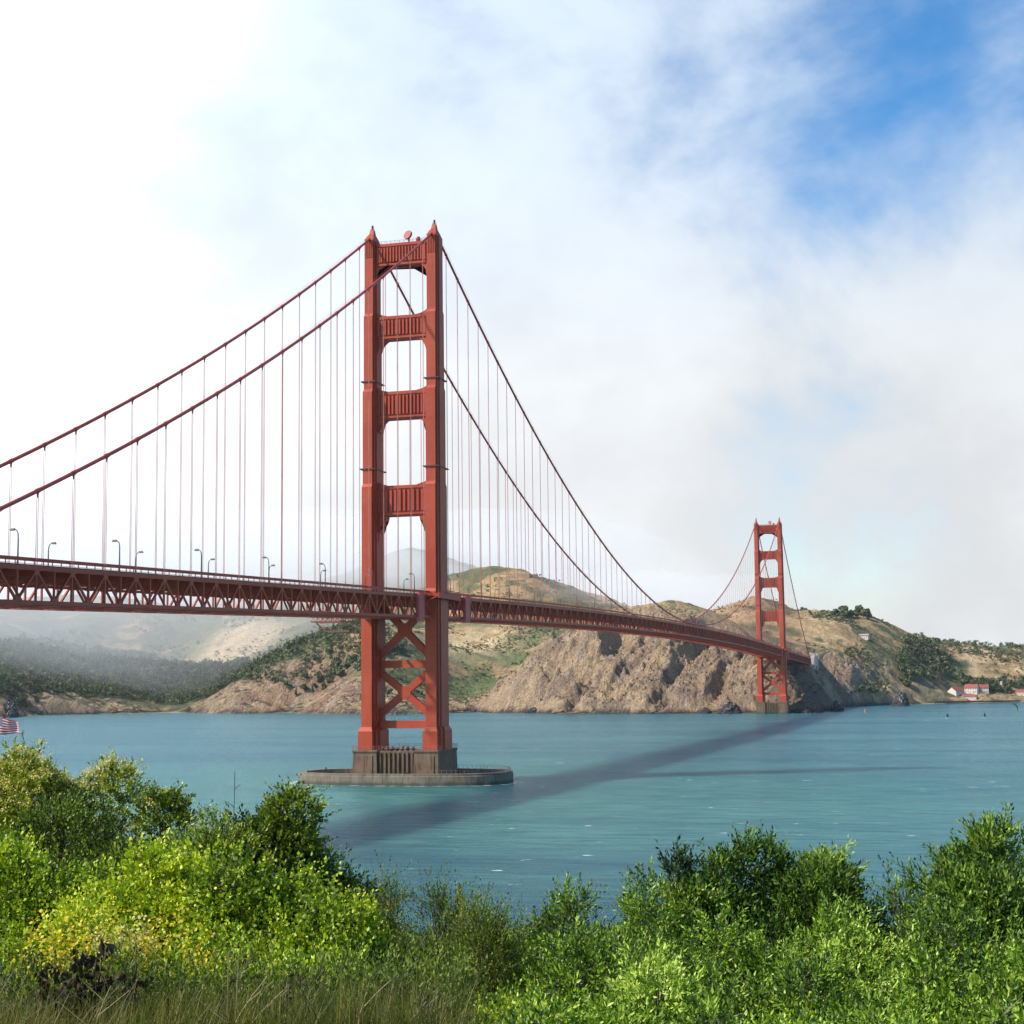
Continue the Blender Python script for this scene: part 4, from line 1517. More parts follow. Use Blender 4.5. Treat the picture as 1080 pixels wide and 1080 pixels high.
# ------------------------------------------------------------------ shrubs
def shoots_mesh(rng, C0, Dv, nl, ll, lw, slen, spread, droop=0.0, tintc=None, curl=.35, kind='lance', stem=True):
    """leafy shoots: C0 base points, Dv directions, nl leaves each; returns V,F,tint"""
    n = len(C0)
    Dv = Dv/np.linalg.norm(Dv, axis=1)[:, None]
    a = np.cross(Dv, rng.normal(size=(n, 3))); a /= np.linalg.norm(a, axis=1)[:, None]
    b = np.cross(Dv, a)
    L = slen*rng.uniform(.55, 1.35, n)
    k = np.arange(nl)
    f = (k+.6)/nl
    ang = rng.uniform(0, 6.28, n)[:, None]+k[None, :]*2.4
    rad = a[:, None, :]*np.cos(ang)[..., None]+b[:, None, :]*np.sin(ang)[..., None]
    bend = rng.normal(0, .22, (n, 1, 3))*(f**2)[None, :, None]*L[:, None, None]
    base = C0[:, None, :]+Dv[:, None, :]*(f[None, :, None]*L[:, None, None])+bend
    sp = spread*(1.15-.75*f)[None, :, None]*rng.uniform(.7, 1.3, (n, nl, 1))
    ld = Dv[:, None, :]*np.cos(sp)+rad*np.sin(sp)
    ld[..., 2] -= droop
    ld += rng.normal(0, .16, ld.shape)
    ld /= np.linalg.norm(ld, axis=2)[..., None]
    ll_ = ll*rng.uniform(.6, 1.25, (n, nl, 1))*(1.0-.35*np.abs(f-.45))[None, :, None]
    w_ = np.cross(ld, rad+rng.normal(0, .35, ld.shape)); w_ /= np.linalg.norm(w_, axis=2)[..., None]+1e-9
    nn_ = np.cross(w_, ld)
    tip = base+ld*ll_-nn_*ll_*.12
    m1 = .45 if kind == 'lance' else .55
    mid = base+ld*ll_*m1
    hw = lw*rng.uniform(.75, 1.2, (n, nl, 1))*.5
    lf = mid+w_*hw+nn_*hw*curl
    rg = mid-w_*hw+nn_*hw*curl
    V = np.stack([base, lf, tip, rg], 2).reshape(-1, 3)
    N = n*nl
    q = np.arange(N)*4
    F = np.concatenate([np.stack([q, q+1, q+2], 1), np.stack([q, q+2, q+3], 1)])
    ts = (tintc if tintc is not None else np.full(n, .5))[:, None]+rng.normal(0, .10, (n, nl))+.22*(f-.5)[None, :]
    T = np.repeat(np.clip(ts, 0, 1).reshape(-1), 4)
    if stem:
        e = C0+Dv*L[:, None]*.85+bend[:, -1]*.8
        s_ = .0028
        V2 = np.stack([C0-a*s_, C0+a*s_, e], 1).reshape(-1, 3)
        F2 = np.arange(n*3).reshape(-1, 3)+len(V)
        V = np.concatenate([V, V2]); F = np.concatenate([F, F2]); T = np.concatenate([T, np.full(n*3, .05)])
    return V, F, T


GREENS = dict(
    dark=leaf_mat('dark_glossy_leaves', [(0, (.016, .034, .008)), (.42, (.055, .11, .014)), (.75, (.15, .25, .022)), (1, (.34, .44, .07))], .25, .5, spec=.3),
    willow=leaf_mat('willow_leaves', [(0, (.020, .040, .008)), (.4, (.10, .18, .012)), (.70, (.25, .39, .020)), (1, (.48, .60, .10))], .20, .42, spec=.4),
    lime=leaf_mat('lime_ivy_leaves', [(0, (.03, .055, .006)), (.35, (.16, .24, .006)), (.62, (.35, .46, .012)), (1, (.60, .63, .045))], .22, .45, (1.2, 1.3, .4)),
    olive=leaf_mat('olive_weedy_leaves', [(0, (.05, .05, .018)), (.4, (.08, .125, .014)), (.75, (.19, .25, .025)), (1, (.36, .32, .08))], .32, .5),
    blossom=leaf_mat('blossom_bush_leaves', [(0, (.024, .040, .007)), (.35, (.11, .17, .012)), (.66, (.28, .35, .022)), (1, (.48, .48, .07))], .2, .42),
    flower=leaf_mat('cream_yellow_flowers', [(0, (.42, .30, .09)), (.5, (.60, .50, .18)), (1, (.74, .66, .34))], .3, .6),
    yellow=leaf_mat('yellow_flowers', [(0, (.42, .27, .012)), (.5, (.60, .43, .016)), (1, (.72, .58, .04))], .3, .6),
    straw=leaf_mat('dry_grass', [(0, (.14, .09, .05)), (.5, (.27, .20, .10)), (1, (.48, .38, .20))], .25, .6),
    grass=leaf_mat('green_grass', [(0, (.028, .036, .007)), (.45, (.085, .105, .012)), (.75, (.17, .16, .026)), (1, (.32, .23, .08))], .3, .6),
    brown=leaf_mat('dead_brown_leaves', [(0, (.020, .012, .008)), (.5, (.055, .032, .020)), (1, (.12, .07, .035))], .12, .7),
)
STEM = simple('twig_bark', (.085, .060, .035), .9, var=.3, scale=8)


def pxu(px, d):
    return (px-540)/FPX*d


def topz(px, py, d):
    hy = 726.1-.01137*px
    return (hy-py)/FPX*d


def bush(name, cat, label, px, py, wpx, d, matk, seed, depth=None, nl=9, ll=.055, lw=.017, slen=.20, spread=.75,
         dens=1.35, lobes=16, group=None, flower=0.0, ragged=.25, tint=.5, upbias=.5, base=None, low=0.0):
    rng = np.random.default_rng(seed)
    u0 = pxu(px, d); zt = topz(px, py, d)-slen*.62
    rx = wpx/2/FPX*d*1.22
    lobes = int(lobes*1.35)
    ry = depth or rx*.85
    zg = float(near_g(u0, d))-.1 if base is None else base
    H = zt-zg
    # lobes spread through the crown's volume
    C = []
    for i in range(lobes):
        a = rng.uniform(0, 6.283); q = math.sqrt(rng.uniform(0, 1))*.78
        cu, cv = math.cos(a)*q, math.sin(a)*q
        hh = (1-.50*q*q)*rng.uniform(.70, 1.0)
        lev = rng.uniform(.45, 1.0) if i % 3 else 1.0
        rl = rng.uniform(.24, .46)*min(rx, H*.6)*(1.0 if lev > .8 else 1.15)
        C.append((u0+cu*rx, d+cv*ry, zg+max(.15, (H*hh*lev-rl)), rl))
    C = np.array(C)
    C[0, 3] *= .7
    C[0, :3] = (u0+rng.normal(0, .1)*rx, d, zt-C[0, 3]*1.02)
    area = (C[:, 3]**2*4*np.pi)
    ns = int(area.sum()*dens*230*(0.055/ll)*(9/nl))
    k = rng.choice(len(C), ns, p=area/area.sum())
    dr_ = rng.normal(size=(ns, 3)); dr_[:, 2] += .25; dr_ /= np.linalg.norm(dr_, axis=1)[:, None]
    lump = .78+.5*rng.random(ns)**1.6
    lump *= 1+ragged*(vnoise(dr_[:, 0]*2.5+k*3.1, dr_[:, 2]*2.5+dr_[:, 1]*1.7, seed)-.5)*2.4
    P_ = C[k, :3]+dr_*C[k, 3][:, None]*lump[:, None]
    # drop what is buried in other lobes, under ground or well behind
    keep = np.ones(ns, bool)
    for i in range(len(C)):
        dd = np.linalg.norm(P_-C[i, :3], axis=1)
        keep &= ~((dd < .62*C[i, 3]) & (k != i))
    g_ = near_g(P_[:, 0], P_[:, 1])
    keep &= (P_[:, 2] > g_-.05) & (P_[:, 2] > zt-3.3)
    back = (dr_[:, 1] > .35) & (rng.random(ns) > .45)
    keep &= ~back
    P_, dr_, k = P_[keep], dr_[keep], k[keep]
    Dv = dr_*.6+rng.normal(0, .35, dr_.shape); Dv[:, 2] += upbias
    lob_t = rng.normal(0, .10, len(C))
    tc_ = tint-.04+lob_t[k]*1.5+rng.normal(0, .19, len(P_))
    X = CAMP+P_[:, :1]*RTH+P_[:, 1:2]*FWH+P_[:, 2:3]*UPZ
    DX = Dv[:, :1]*RTH+Dv[:, 1:2]*FWH+Dv[:, 2:3]*UPZ
    org = L2(u0, d, zg)
    root = empty(name, tuple(org))
    tag(root, label, cat, group)
    V, F, T = shoots_mesh(rng, X-org, DX, nl, ll, lw, slen, spread, tintc=tc_)
    link_mesh('leaves', np_mesh('leaves', V, F, {'tint': ('FLOAT', T)}), root, (GREENS[matk],))
    b = MB()
    for i in range(min(len(C), 12)):
        c = C[i]
        p3 = (c[0]-u0)*RTH+(c[1]-d)*FWH+(c[2]-zg+c[3]*.5)*UPZ
        s0 = rng.normal(0, .10*rx, 3); s0[2] = 0
        pm = p3*.5+np.array([rng.normal(0, .12), rng.normal(0, .12), .0])*rx
        b.tube([tuple(s0-UPZ*.3), tuple(pm), tuple(p3)], [.035, .022, .007], 6)
        for q in range(5):
            dv = rng.normal(size=3); dv[2] = abs(dv[2]); dv /= np.linalg.norm(dv)
            b.tube([tuple(p3*.8), tuple(p3+dv*c[3]*.9)], [.010, .003], 4)
    b.build('stems', STEM, root)
    if flower:
        m_ = rng.random(len(P_)) < flower*sstep(.1, .6, dr_[:, 2]+.2*rng.random(len(P_)))
        Xf = (X-org)[m_]+DX[m_]/np.linalg.norm(DX[m_], axis=1)[:, None]*slen*.95
        nf = 34
        n = len(Xf)
        cc_ = Xf[:, None, :]+rng.normal(0, .055, (n, nf, 3))*np.array([1, 1, .45])
        nr = rng.normal(size=(n, nf, 3)); nr[..., 2] += 1; nr /= np.linalg.norm(nr, axis=2)[..., None]
        a_ = np.cross(nr, rng.normal(size=nr.shape)); a_ /= np.linalg.norm(a_, axis=2)[..., None]
        b_ = np.cross(nr, a_); s_ = .014
        V = np.stack([cc_-a_*s_, cc_-b_*s_, cc_+a_*s_, cc_+b_*s_], 2).reshape(-1, 3)
        F = np.arange(len(V)).reshape(-1, 4)
        link_mesh('blossom', np_mesh('blossom', V, F, {'tint': ('FLOAT', rng.random(len(V)//4).repeat(4))}), root, (GREENS['flower'],))
    return root


BG = 'bushes along the edge of the bluff'
# left
bush('flowering_shrub', 'shrub', 'tall shrub with cream yellow flower heads at the left edge, below the flag', 25, 800, 230, 24, 'blossom', 1, dens=1.8, lobes=26, ll=.075, lw=.036, nl=8, slen=.22, flower=.34, ragged=.35, tint=.46, group=BG)
bush('flowering_shrub', 'shrub', 'shrub with brownish yellow flower heads, second from the left edge', 114, 806, 165, 24.5, 'blossom', 2, dens=1.8, lobes=22, ll=.075, lw=.036, nl=8, slen=.22, flower=.30, ragged=.4, tint=.42, group=BG)
bush('shrub', 'shrub', 'dark green rounded shrub sloping down right of the flowering shrubs', 168, 832, 140, 23.5, 'blossom', 3, dens=1.8, lobes=20, ll=.07, lw=.034, nl=8, flower=.03, tint=.34, group=BG)
bush('shrub', 'shrub', 'low thin shrub between the dark sloping shrub and the round dark one', 225, 852, 90, 23, 'blossom', 4, lobes=9, ll=.06, lw=.03, dens=1.2, flower=.03, tint=.5, ragged=.5, group=BG)
bush('shrub', 'shrub', 'big round dark green shrub left of the centre, its top against the water', 300, 832, 160, 21.5, 'blossom', 5, dens=1.8, lobes=28, ll=.06, lw=.032, nl=9, tint=.40, group=BG)
bush('ivy_bush', 'bush', 'bright green leafy mound at the left edge in front of the flowering shrub', 30, 888, 240, 17.5, 'lime', 6, lobes=30, dens=1.0, ll=.055, lw=.044, nl=7, slen=.18, spread=1.0, ragged=.4, tint=.46, group=BG)
bush('ivy_bush', 'bush', 'bright yellow green mound below the dark sloping shrub', 165, 884, 210, 17.0, 'lime', 7, lobes=30, dens=1.0, ll=.052, lw=.042, nl=7, slen=.17, spread=1.0, ragged=.4, tint=.52, group=BG)
bush('ivy_bush', 'bush', 'shaded green mound of ivy in front of the big round shrub', 272, 905, 210, 16.0, 'lime', 8, lobes=33, dens=1.0, ll=.052, lw=.042, nl=7, slen=.17, spread=1.0, ragged=.4, tint=.47, group=BG)
bush('ivy_bush', 'bush', 'lime green mound of ivy sloping down towards the weedy centre bushes', 350, 944, 180, 15.5, 'lime', 9, lobes=27, dens=1.0, ll=.05, lw=.04, nl=7, slen=.16, spread=1.0, tint=.44, group=BG)
bush('ivy_bush', 'bush', 'low yellow green ivy mound behind the yellow flowers at lower left', 110, 945, 220, 14.0, 'lime', 10, lobes=24, dens=1.0, ll=.045, lw=.036, nl=7, slen=.15, spread=1.0, tint=.56, group=BG)
bush('ivy_bush', 'bush', 'low green ivy mound right of the yellow flowers', 250, 972, 200, 13.0, 'lime', 11, lobes=24, dens=1.0, ll=.045, lw=.036, nl=7, slen=.15, spread=1.0, tint=.46, group=BG)
# centre
bush('weedy_bush', 'bush', 'olive brown weedy bush right of the big round shrub', 402, 915, 100, 19.5, 'olive', 12, lobes=12, ll=.042, lw=.018, nl=12, slen=.34, spread=.6, ragged=.6, upbias=1.0, dens=1.1, tint=.42, group=BG)
bush('weedy_bush', 'bush', 'airy olive bush with upright twigs in the centre, against the water', 455, 925, 110, 18.5, 'olive', 13, lobes=14, ll=.040, lw=.018, nl=12, slen=.36, spread=.6, ragged=.6, upbias=1.1, dens=1.3, tint=.5, group=BG)
bush('weedy_bush', 'bush', 'thin olive bush with reddish tips just left of the willow shrubs', 510, 945, 90, 18.0, 'olive', 14, lobes=12, ll=.040, lw=.018, nl=12, slen=.36, spread=.6, ragged=.6, upbias=1.1, dens=1.2, tint=.52, group=BG)
bush('weedy_bush', 'bush', 'dark green weedy mound below the airy centre bushes', 450, 985, 230, 15.5, 'olive', 15, lobes=18, ll=.042, lw=.022, nl=9, slen=.22, tint=.48, ragged=.4, group=BG)
# right: willow-like shrubs
bush('willow_shrub', 'shrub', 'thin willow shrub at the left end of the right hand group', 585, 927, 90, 20, 'willow', 16, lobes=11, ll=.075, lw=.026, nl=9, slen=.22, spread=.95, dens=1.8, ragged=.5, upbias=.7, tint=.44, group=BG)
bush('willow_shrub', 'shrub', 'low willow shrub between the thin one and the tall dark one', 650, 935, 110, 19.5, 'willow', 17, lobes=12, ll=.075, lw=.026, nl=9, slen=.22, spread=.95, dens=1.8, ragged=.5, upbias=.6, tint=.46, group=BG)
bush('willow_shrub', 'shrub', 'dark shrub with pointed shoots left of the broad dark one', 715, 893, 100, 22, 'dark', 18, lobes=13, ll=.095, lw=.036, nl=9, slen=.24, spread=.95, dens=1.9, ragged=.5, upbias=.9, tint=.50, group=BG)
bush('willow_shrub', 'shrub', 'broad dark green shrub standing highest right of the centre', 805, 880, 180, 22.5, 'dark', 19, lobes=22, ll=.095, lw=.036, nl=9, slen=.24, spread=.95, dens=1.9, ragged=.4, upbias=.8, tint=.50, group=BG)
bush('willow_shrub', 'shrub', 'small open shrub in the gap between the two tall dark shrubs', 937, 915, 70, 21, 'dark', 20, lobes=8, ll=.095, lw=.032, nl=9, slen=.28, ragged=.6, upbias=1.0, dens=.6, tint=.48, group=BG)
bush('willow_shrub', 'shrub', 'tall open dark shrub at the right edge, highest of the right hand group', 1035, 862, 190, 21, 'dark', 21, lobes=22, ll=.09, lw=.034, nl=9, slen=.24, spread=.95, dens=1.9, ragged=.5, upbias=.8, tint=.50, group=BG)
bush('willow_shrub', 'shrub', 'dark green shrub filling the left shoulder of the broad dark one', 757, 892, 130, 22.3, 'dark', 57, lobes=16, ll=.095, lw=.036, nl=9, slen=.22, spread=.95, dens=1.7, ragged=.5, upbias=.6, tint=.50, group=BG)
bush('willow_shrub', 'shrub', 'dark green shrub filling the right shoulder of the broad dark one', 862, 897, 120, 22.3, 'dark', 58, lobes=16, ll=.095, lw=.036, nl=9, slen=.22, spread=.95, dens=1.7, ragged=.5, upbias=.6, tint=.47, group=BG)
bush('willow_shrub', 'shrub', 'lower shrub leaning on the left side of the tall right edge shrub', 985, 890, 110, 21, 'dark', 59, lobes=14, ll=.09, lw=.034, nl=9, slen=.22, spread=.95, dens=1.6, ragged=.5, upbias=.6, tint=.5, group=BG)
k_ = 22
for (px, py, wp, d, tn, lab) in (
        (620, 975, 190, 16.5, .52, 'bright green willow mound at the left of the lower right thicket'),
        (745, 955, 210, 17.5, .50, 'green willow mound below the broad dark shrub'),
        (870, 948, 210, 17.5, .56, 'bright green willow mound below the gap in the dark shrubs'),
        (1000, 950, 210, 17.5, .55, 'bright green willow mound below the tall right edge shrub'),
        (690, 1005, 230, 14.0, .53, 'willow mound low in the frame, left of centre of the right thicket'),
        (830, 1000, 240, 14.0, .60, 'yellow green willow mound low in the frame in the middle of the right thicket'),
        (975, 995, 240, 14.0, .58, 'willow mound low in the frame near the right edge'),
        (1085, 985, 180, 14.0, .56, 'willow mound cut by the right edge of the frame'),
        (600, 1040, 200, 12.0, .50, 'lowest willow mound at the bottom, beside the grass'),
        (760, 1050, 230, 11.5, .50, 'lowest willow mound at the bottom, right of the centre'),
        (910, 1048, 230, 11.5, .55, 'lowest willow mound at the bottom, towards the right'),
        (1050, 1045, 200, 11.5, .50, 'lowest willow mound in the bottom right corner')):
    bush('willow_shrub', 'shrub', lab, px, py, wp, d, 'willow', k_, lobes=20, ll=.066, lw=.024, nl=9, slen=.17, spread=1.0, ragged=.5, tint=tn-.01, dens=1.15, group=BG, upbias=.45)
    k_ += 1
bush('weedy_bush', 'bush', 'yellowish green weeds at the bottom left of the willow thicket', 520, 1035, 170, 12.5, 'lime', 40, lobes=21, dens=1.0, ll=.035, lw=.022, nl=9, slen=.18, ragged=.4, tint=.40, group=BG)

# hedge filling the ground behind the front mounds
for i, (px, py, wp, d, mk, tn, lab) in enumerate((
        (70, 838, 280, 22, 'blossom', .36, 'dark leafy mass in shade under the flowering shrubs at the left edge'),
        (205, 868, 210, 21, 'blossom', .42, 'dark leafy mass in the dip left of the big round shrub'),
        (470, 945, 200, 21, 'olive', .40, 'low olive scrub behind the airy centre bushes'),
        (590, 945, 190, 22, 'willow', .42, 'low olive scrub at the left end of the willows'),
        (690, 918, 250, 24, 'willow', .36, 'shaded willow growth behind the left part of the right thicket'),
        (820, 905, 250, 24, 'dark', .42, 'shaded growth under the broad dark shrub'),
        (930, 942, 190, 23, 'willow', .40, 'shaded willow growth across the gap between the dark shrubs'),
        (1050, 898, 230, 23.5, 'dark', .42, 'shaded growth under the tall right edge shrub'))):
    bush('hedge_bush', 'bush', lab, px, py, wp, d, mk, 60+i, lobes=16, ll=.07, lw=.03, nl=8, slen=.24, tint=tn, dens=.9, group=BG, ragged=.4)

# ------------------------------------------------------------------ grass and flowers
def blades(n, u0, u1, v0, v1, hmin, hmax, wd, seed, thr=None, name='grass', matk='grass', tmean=.45, lean=.35):
    rng = np.random.default_rng(seed)
    v = v0+(v1-v0)*rng.random(n)
    u = (u0+(u1-u0)*rng.random(n))*v/10.0
    if thr is not None:
        ok = thr(u, v, rng); u, v = u[ok], v[ok]
    n = len(u)
    z = near_g(u, v)
    h = rng.uniform(hmin, hmax, n)*(.6+.8*fbm(u/1.1, v/1.1, 3, seed))
    az = rng.uniform(0, 6.283, n)
    ln = np.abs(rng.normal(0, lean, n))
    lx, ly = np.cos(az)*ln, np.sin(az)*ln
    P0 = np.stack([u, v, z-.03], 1)
    seg = [0, .35, .7, 1.0]
    pts = []
    side = np.stack([np.sin(az+1.1), np.cos(az+1.1), np.zeros(n)], 1)
    for f in seg:
        c = P0+np.stack([lx*h*f*f, ly*h*f*f, h*f*(1-.25*ln*f)], 1)
        ww = wd*(1-f*.92)*.5
        pts += [c-side*ww, c+side*ww]
    Q = np.stack(pts, 1).reshape(-1, 3)
    W_ = CAMP+Q[:, :1]*RTH+Q[:, 1:2]*FWH+Q[:, 2:3]*UPZ
    b0 = np.arange(n)*8
    F = np.concatenate([np.stack([b0+2*k, b0+2*k+1, b0+2*k+3, b0+2*k+2], 1) for k in range(3)])
    T = np.clip(tmean+.5*(fbm(u/.9, v/.9, 3, seed+2)-.5)+rng.normal(0, .2, n), 0, 1).repeat(8)
    o = link_mesh(name, np_mesh(name, W_, F, {'tint': ('FLOAT', T)}), None, (GREENS[matk],))
    return o


tag(blades(42000, -4.3, .4, 7.4, 11.0, .15, .50, .010, 401, lambda u, v, r: u < (-.75+.5*r.random(len(u))+.6*(fbm(v, v*0, 2, 5)-.5))*v/10, 'grass', 'grass', .50), 'green and brown grass filling the lower left foreground', 'grass', kind='stuff')
tag(blades(3600, -4.3, -.4, 7.4, 10.8, .2, .6, .0065, 402, lambda u, v, r: fbm(u/.8, v/.8, 3, 77) > .46, 'dry_grass', 'straw', .5, .5), 'dry straw coloured stems standing in the lower left grass', 'dry grass', kind='stuff')


def weeds(n, u0, u1, v0, v1, hmin, hmax, seed, matk, tint, name, label, cat, ll=.035, lw=.014, flower=None, thr=None, nl=10):
    rng = np.random.default_rng(seed)
    v = rng.uniform(v0, v1, n); u = rng.uniform(u0, u1, n)*v/10
    if thr is not None:
        ok = thr(u, v); u, v = u[ok], v[ok]; n = len(u)
    z = near_g(u, v)+rng.uniform(hmin, hmax, n)*(.5+fbm(u/.8, v/.8, 3, seed))
    P_ = np.stack([u, v, z-.18], 1)
    X = CAMP+P_[:, :1]*RTH+P_[:, 1:2]*FWH+P_[:, 2:3]*UPZ
    Dv = rng.normal(0, .35, (n, 3)); Dv[:, 2] = 1
    V, F, T = shoots_mesh(rng, X, Dv, nl, ll, lw, .22, .8, tintc=tint+.5*(fbm(u/1.2, v/1.2, 3, seed+9)-.5)+rng.normal(0, .08, n))
    tag(link_mesh(name, np_mesh(name, V, F, {'tint': ('FLOAT', T)}), None, (GREENS[matk],)), label, cat, kind='stuff')
    return X, Dv


weeds(9000, -3.4, -.3, 8.6, 12.5, .05, .55, 411, 'olive', .42, 'weeds', 'mixed low weeds among the lower left grass', 'weeds')
weeds(6500, -3.4, -1.0, 10.3, 13.5, .4, 1.0, 412, 'lime', .50, 'ground_ivy', 'yellow green leafy ground cover at the left', 'ground cover', ll=.038, lw=.03)


def flowers(n, u0, u1, v0, v1, hmin, hmax, seed, matk, size, name, label, thr, per=9, fuzz=.05):
    rng = np.random.default_rng(seed)
    v = rng.uniform(v0, v1, n); u = rng.uniform(u0, u1, n)*v/10
    ok = thr(u, v); u, v = u[ok], v[ok]; n = len(u)
    z = near_g(u, v)+rng.uniform(hmin, hmax, n)
    c = np.stack([u, v, z], 1)[:, None, :]+rng.normal(0, fuzz, (n, per, 3))
    nr = rng.normal(size=(n, per, 3)); nr[..., 2] += 1; nr /= np.linalg.norm(nr, axis=2)[..., None]
    a = np.cross(nr, rng.normal(size=nr.shape)); a /= np.linalg.norm(a, axis=2)[..., None]
    b = np.cross(nr, a)
    s_ = size*rng.uniform(.6, 1.2, (n, per, 1))
    Q = np.stack([c-a*s_, c-b*s_, c+a*s_, c+b*s_], 2).reshape(-1, 3)
    W_ = CAMP+Q[:, :1]*RTH+Q[:, 1:2]*FWH+Q[:, 2:3]*UPZ
    F = np.arange(len(W_)).reshape(-1, 4)
    T = rng.random(len(F)).repeat(4)
    tag(link_mesh(name, np_mesh(name, W_, F, {'tint': ('FLOAT', T)}), None, (GREENS[matk],)), label, 'flowers', kind='stuff')


flowers(1100, -3.4, -1.5, 10.3, 11.8, .70, 1.2, 421, 'yellow', .013, 'yellow_wildflowers', 'bright yellow wildflowers in a band at the lower left', lambda u, v: fbm(u/.9, v/.9, 3, 55) > .50)
flowers(60, -2.6, -2.25, 10.3, 10.8, .95, 1.05, 422, 'flower', .010, 'white_wildflowers', 'flat white flower heads among the yellow ones', lambda u, v: u > -99, per=26)

# dead dock plants, dry stalks, curved grass
def dead_plant(px, py, d, size, seed, label, nleaf=16):
    rng = np.random.default_rng(seed)
    u = pxu(px, d); zt = topz(px, py, d); zg = float(near_g(u, d))
    o0 = L2(u, d, zg)
    root = empty('dead_dock_plant', tuple(o0), YAW)
    tag(root, label, 'dead plant', 'dead brown plants in the grass')
    H = zt-zg
    b = MB()
    tops = []
    for k in range(4):
        e = (rng.normal(0, .15)*size, rng.normal(0, .08), H*rng.uniform(.7, 1.0))
        b.tube([(0, 0, -.1), (e[0]*.3, e[1]*.3, e[2]*.5), e], [.010, .008, .004], 6)
        tops.append(e)
    b.build('stem', STEM, root)
    C0 = []; D0 = []
    for k in range(nleaf):
        e = np.array(tops[k % 4]); f = rng.uniform(.55, 1.05)
        C0.append(e*np.array([f, f, f])+rng.normal(0, .07, 3)*size)
        D0.append((rng.normal(0, .8), rng.normal(0, .5), rng.normal(-.5, .6)))
    V, F, T = shoots_mesh(rng, np.array(C0), np.array(D0), 3, .085*size, .060*size, .06, .7, droop=.4, curl=.8, kind='round', tintc=np.full(nleaf, .4))
    link_mesh('leaves', np_mesh('leaves', V, F, {'tint': ('FLOAT', T)}), root, (GREENS['brown'],))


dead_plant(98, 985, 8.7, 1.0, 1, 'dead dark brown broad leaved plant at the lower left, the biggest of them', 34)
dead_plant(146, 998, 8.7, .7, 2, 'smaller dead brown leaved plant right beside the biggest one', 18)
dead_plant(285, 998, 8.9, .6, 3, 'dead brown plant in the grass left of the centre', 12)
dead_plant(437, 1025, 8.9, .6, 4, 'dead brown plant in the grass below the centre bushes', 14)


def stalk(px, py, d, lean, r, label, fluffy=0, grp='dry stalks standing in the grass', m='straw', base_drop=0.0):
    u = pxu(px, d); zt = topz(px, py, d); zg = float(near_g(u, d))-base_drop
    H = zt-zg
    pts = []
    for k in range(7):
        f = k/6
        pts.append((lean*H*(f*f-1), .02*math.sin(3*f), H*f))
    b = MB().tube(pts, [r*(1-.6*k/6) for k in range(7)], 5)
    for k in range(fluffy):
        f = .55+.45*k/max(1, fluffy)
        x = lean*H*(f*f-1)
        b.tube([(x, 0, H*f), (x+(.12 if k % 2 else -.12)*(1.3-f)*2, .02, H*f+.16*(1.4-f))], [r*.5, r*.2], 4)
    me_ = b.mesh('dry_stalk'); me_.attributes.new('tint', 'FLOAT', 'POINT')
    me_.attributes['tint'].data.foreach_set('value', np.full(len(me_.vertices), .75, dtype=np.float32))
    me_.materials.append(GREENS[m])
    o = bpy.data.objects.new('dry_stalk', me_); COL.objects.link(o)
    o.location = tuple(L2(u, d, zg)); o.rotation_euler = (0, 0, YAW)
    tag(o, label, 'stalk', grp)


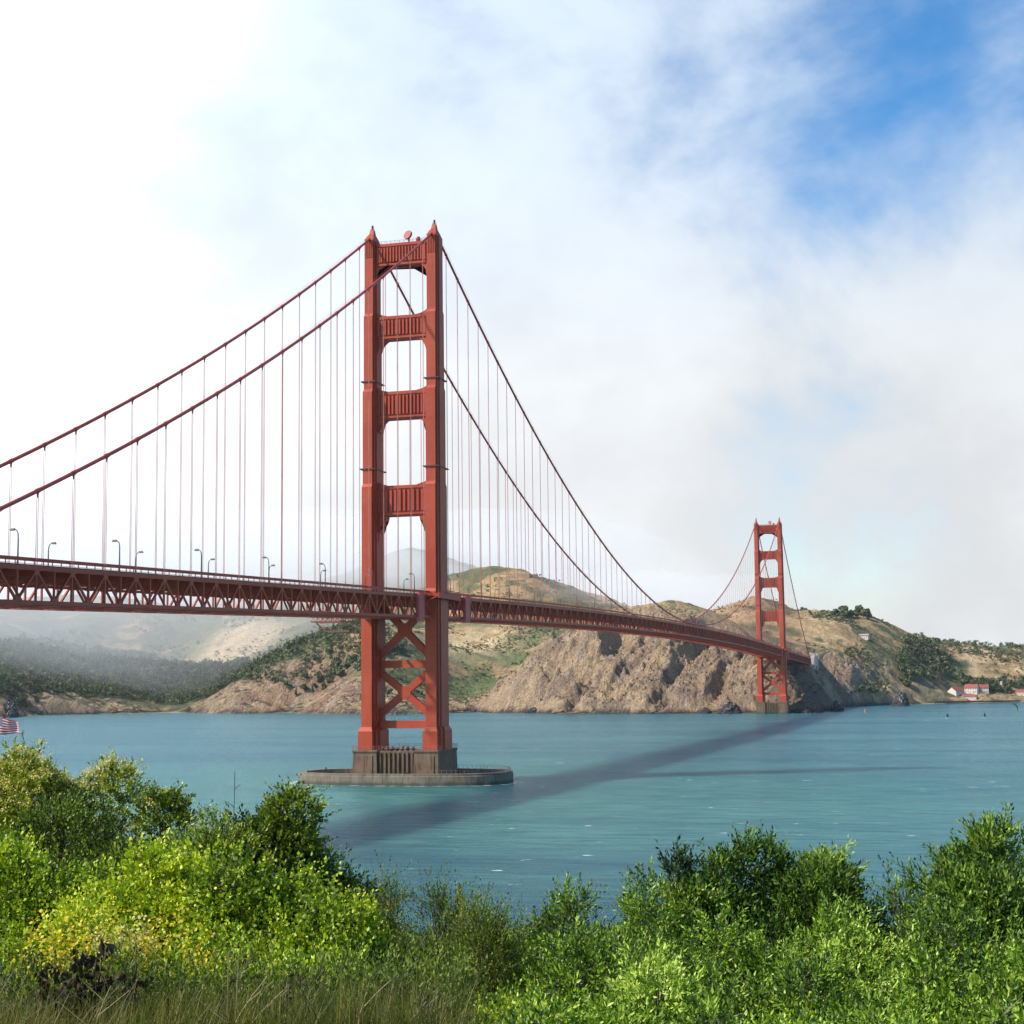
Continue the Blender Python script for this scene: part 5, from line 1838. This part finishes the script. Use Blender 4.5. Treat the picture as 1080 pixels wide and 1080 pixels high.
stalk(243, 996, 7.9, .02, .006, 'straight dry stalk at lower left, left one of the close pair', 0)
stalk(253, 1000, 7.9, .03, .006, 'straight dry stalk at lower left, right one of the close pair', 0)
stalk(282, 1022, 7.8, .45, .005, 'bent dry grass stalk leaning right beside the straight pair', 2)
stalk(300, 1034, 7.8, .6, .005, 'second bent dry grass stalk, right of the first bent one', 2)
stalk(122, 1030, 7.9, .25, .005, 'thin dry stalk leaning right below the dead brown plants', 3)
stalk(410, 1024, 7.9, .6, .005, 'long thin dry stalk leaning right below the centre', 0)
stalk(446, 1046, 7.9, .5, .005, 'short dry stalk beside the dead plant below the centre', 2)
stalk(248, 812, 22, .01, .012, 'tall bare dead stem with short side twigs standing up against the water', 10, base_drop=.2, m='brown')
stalk(512, 926, 18, .12, .006, 'bare reddish twig above the thin olive bush', 4, m='brown')
stalk(1022, 1030, 10.2, -.35, .006, 'bent brown twig showing in the lower right willows', 2, m='straw')

# ------------------------------------------------------------------ haze and fog
def vol_mat(name, dens, col, an=0.2):
    m, t, out = mat(name)
    v = t('ShaderNodeVolumePrincipled')
    v.inputs['Color'].default_value = (*col, 1)
    v.inputs['Density'].default_value = dens
    v.inputs['Anisotropy'].default_value = an
    t.l.new(v.outputs[0], out.inputs['Volume'])
    return m


def fog_bank(loc, rad, dens, label, seed, lump=.22):
    bm = bmesh.new()
    bmesh.ops.create_icosphere(bm, subdivisions=5, radius=1.0)
    co = np.array([v.co[:] for v in bm.verts])
    q = fbm(co[:, 0]*2.1+seed, co[:, 1]*2.1+co[:, 2]*2.6, 5, seed)
    for v, k in zip(bm.verts, q):
        v.co = Vector(v.co)*(1+lump*2*(k-.5))
        v.co = (v.co[0]*rad[0], v.co[1]*rad[1], v.co[2]*rad[2])
    me_ = bpy.data.meshes.new('fog_bank'); bm.to_mesh(me_); bm.free()
    me_.materials.append(vol_mat('fog_air', dens, (1, 1, 1), .1))
    o = bpy.data.objects.new('fog_bank', me_); COL.objects.link(o)
    o.location = loc
    tag(o, label, 'fog', 'fog over the hills', 'stuff')


fog_bank((-1650, 3050, 320), (1050, 330, 150), .0036, 'white fog lying over the hills left of the near tower', 3, .4)
fog_bank((-470, 2520, 205), (330, 220, 62), .0026, 'low fog on the ridge behind the headland', 11, .45)
fog_bank((-1500, 2250, 150), (760, 1150, 260), .00075, 'thin mist over the western valley', 7, .3)

hz = MB().box(-4400, 3200, -1700, 4800, -45, 760).build('haze', vol_mat('sea_haze', HAZE, (.93, .96, 1.0)))
tag(hz, kind='stuff')
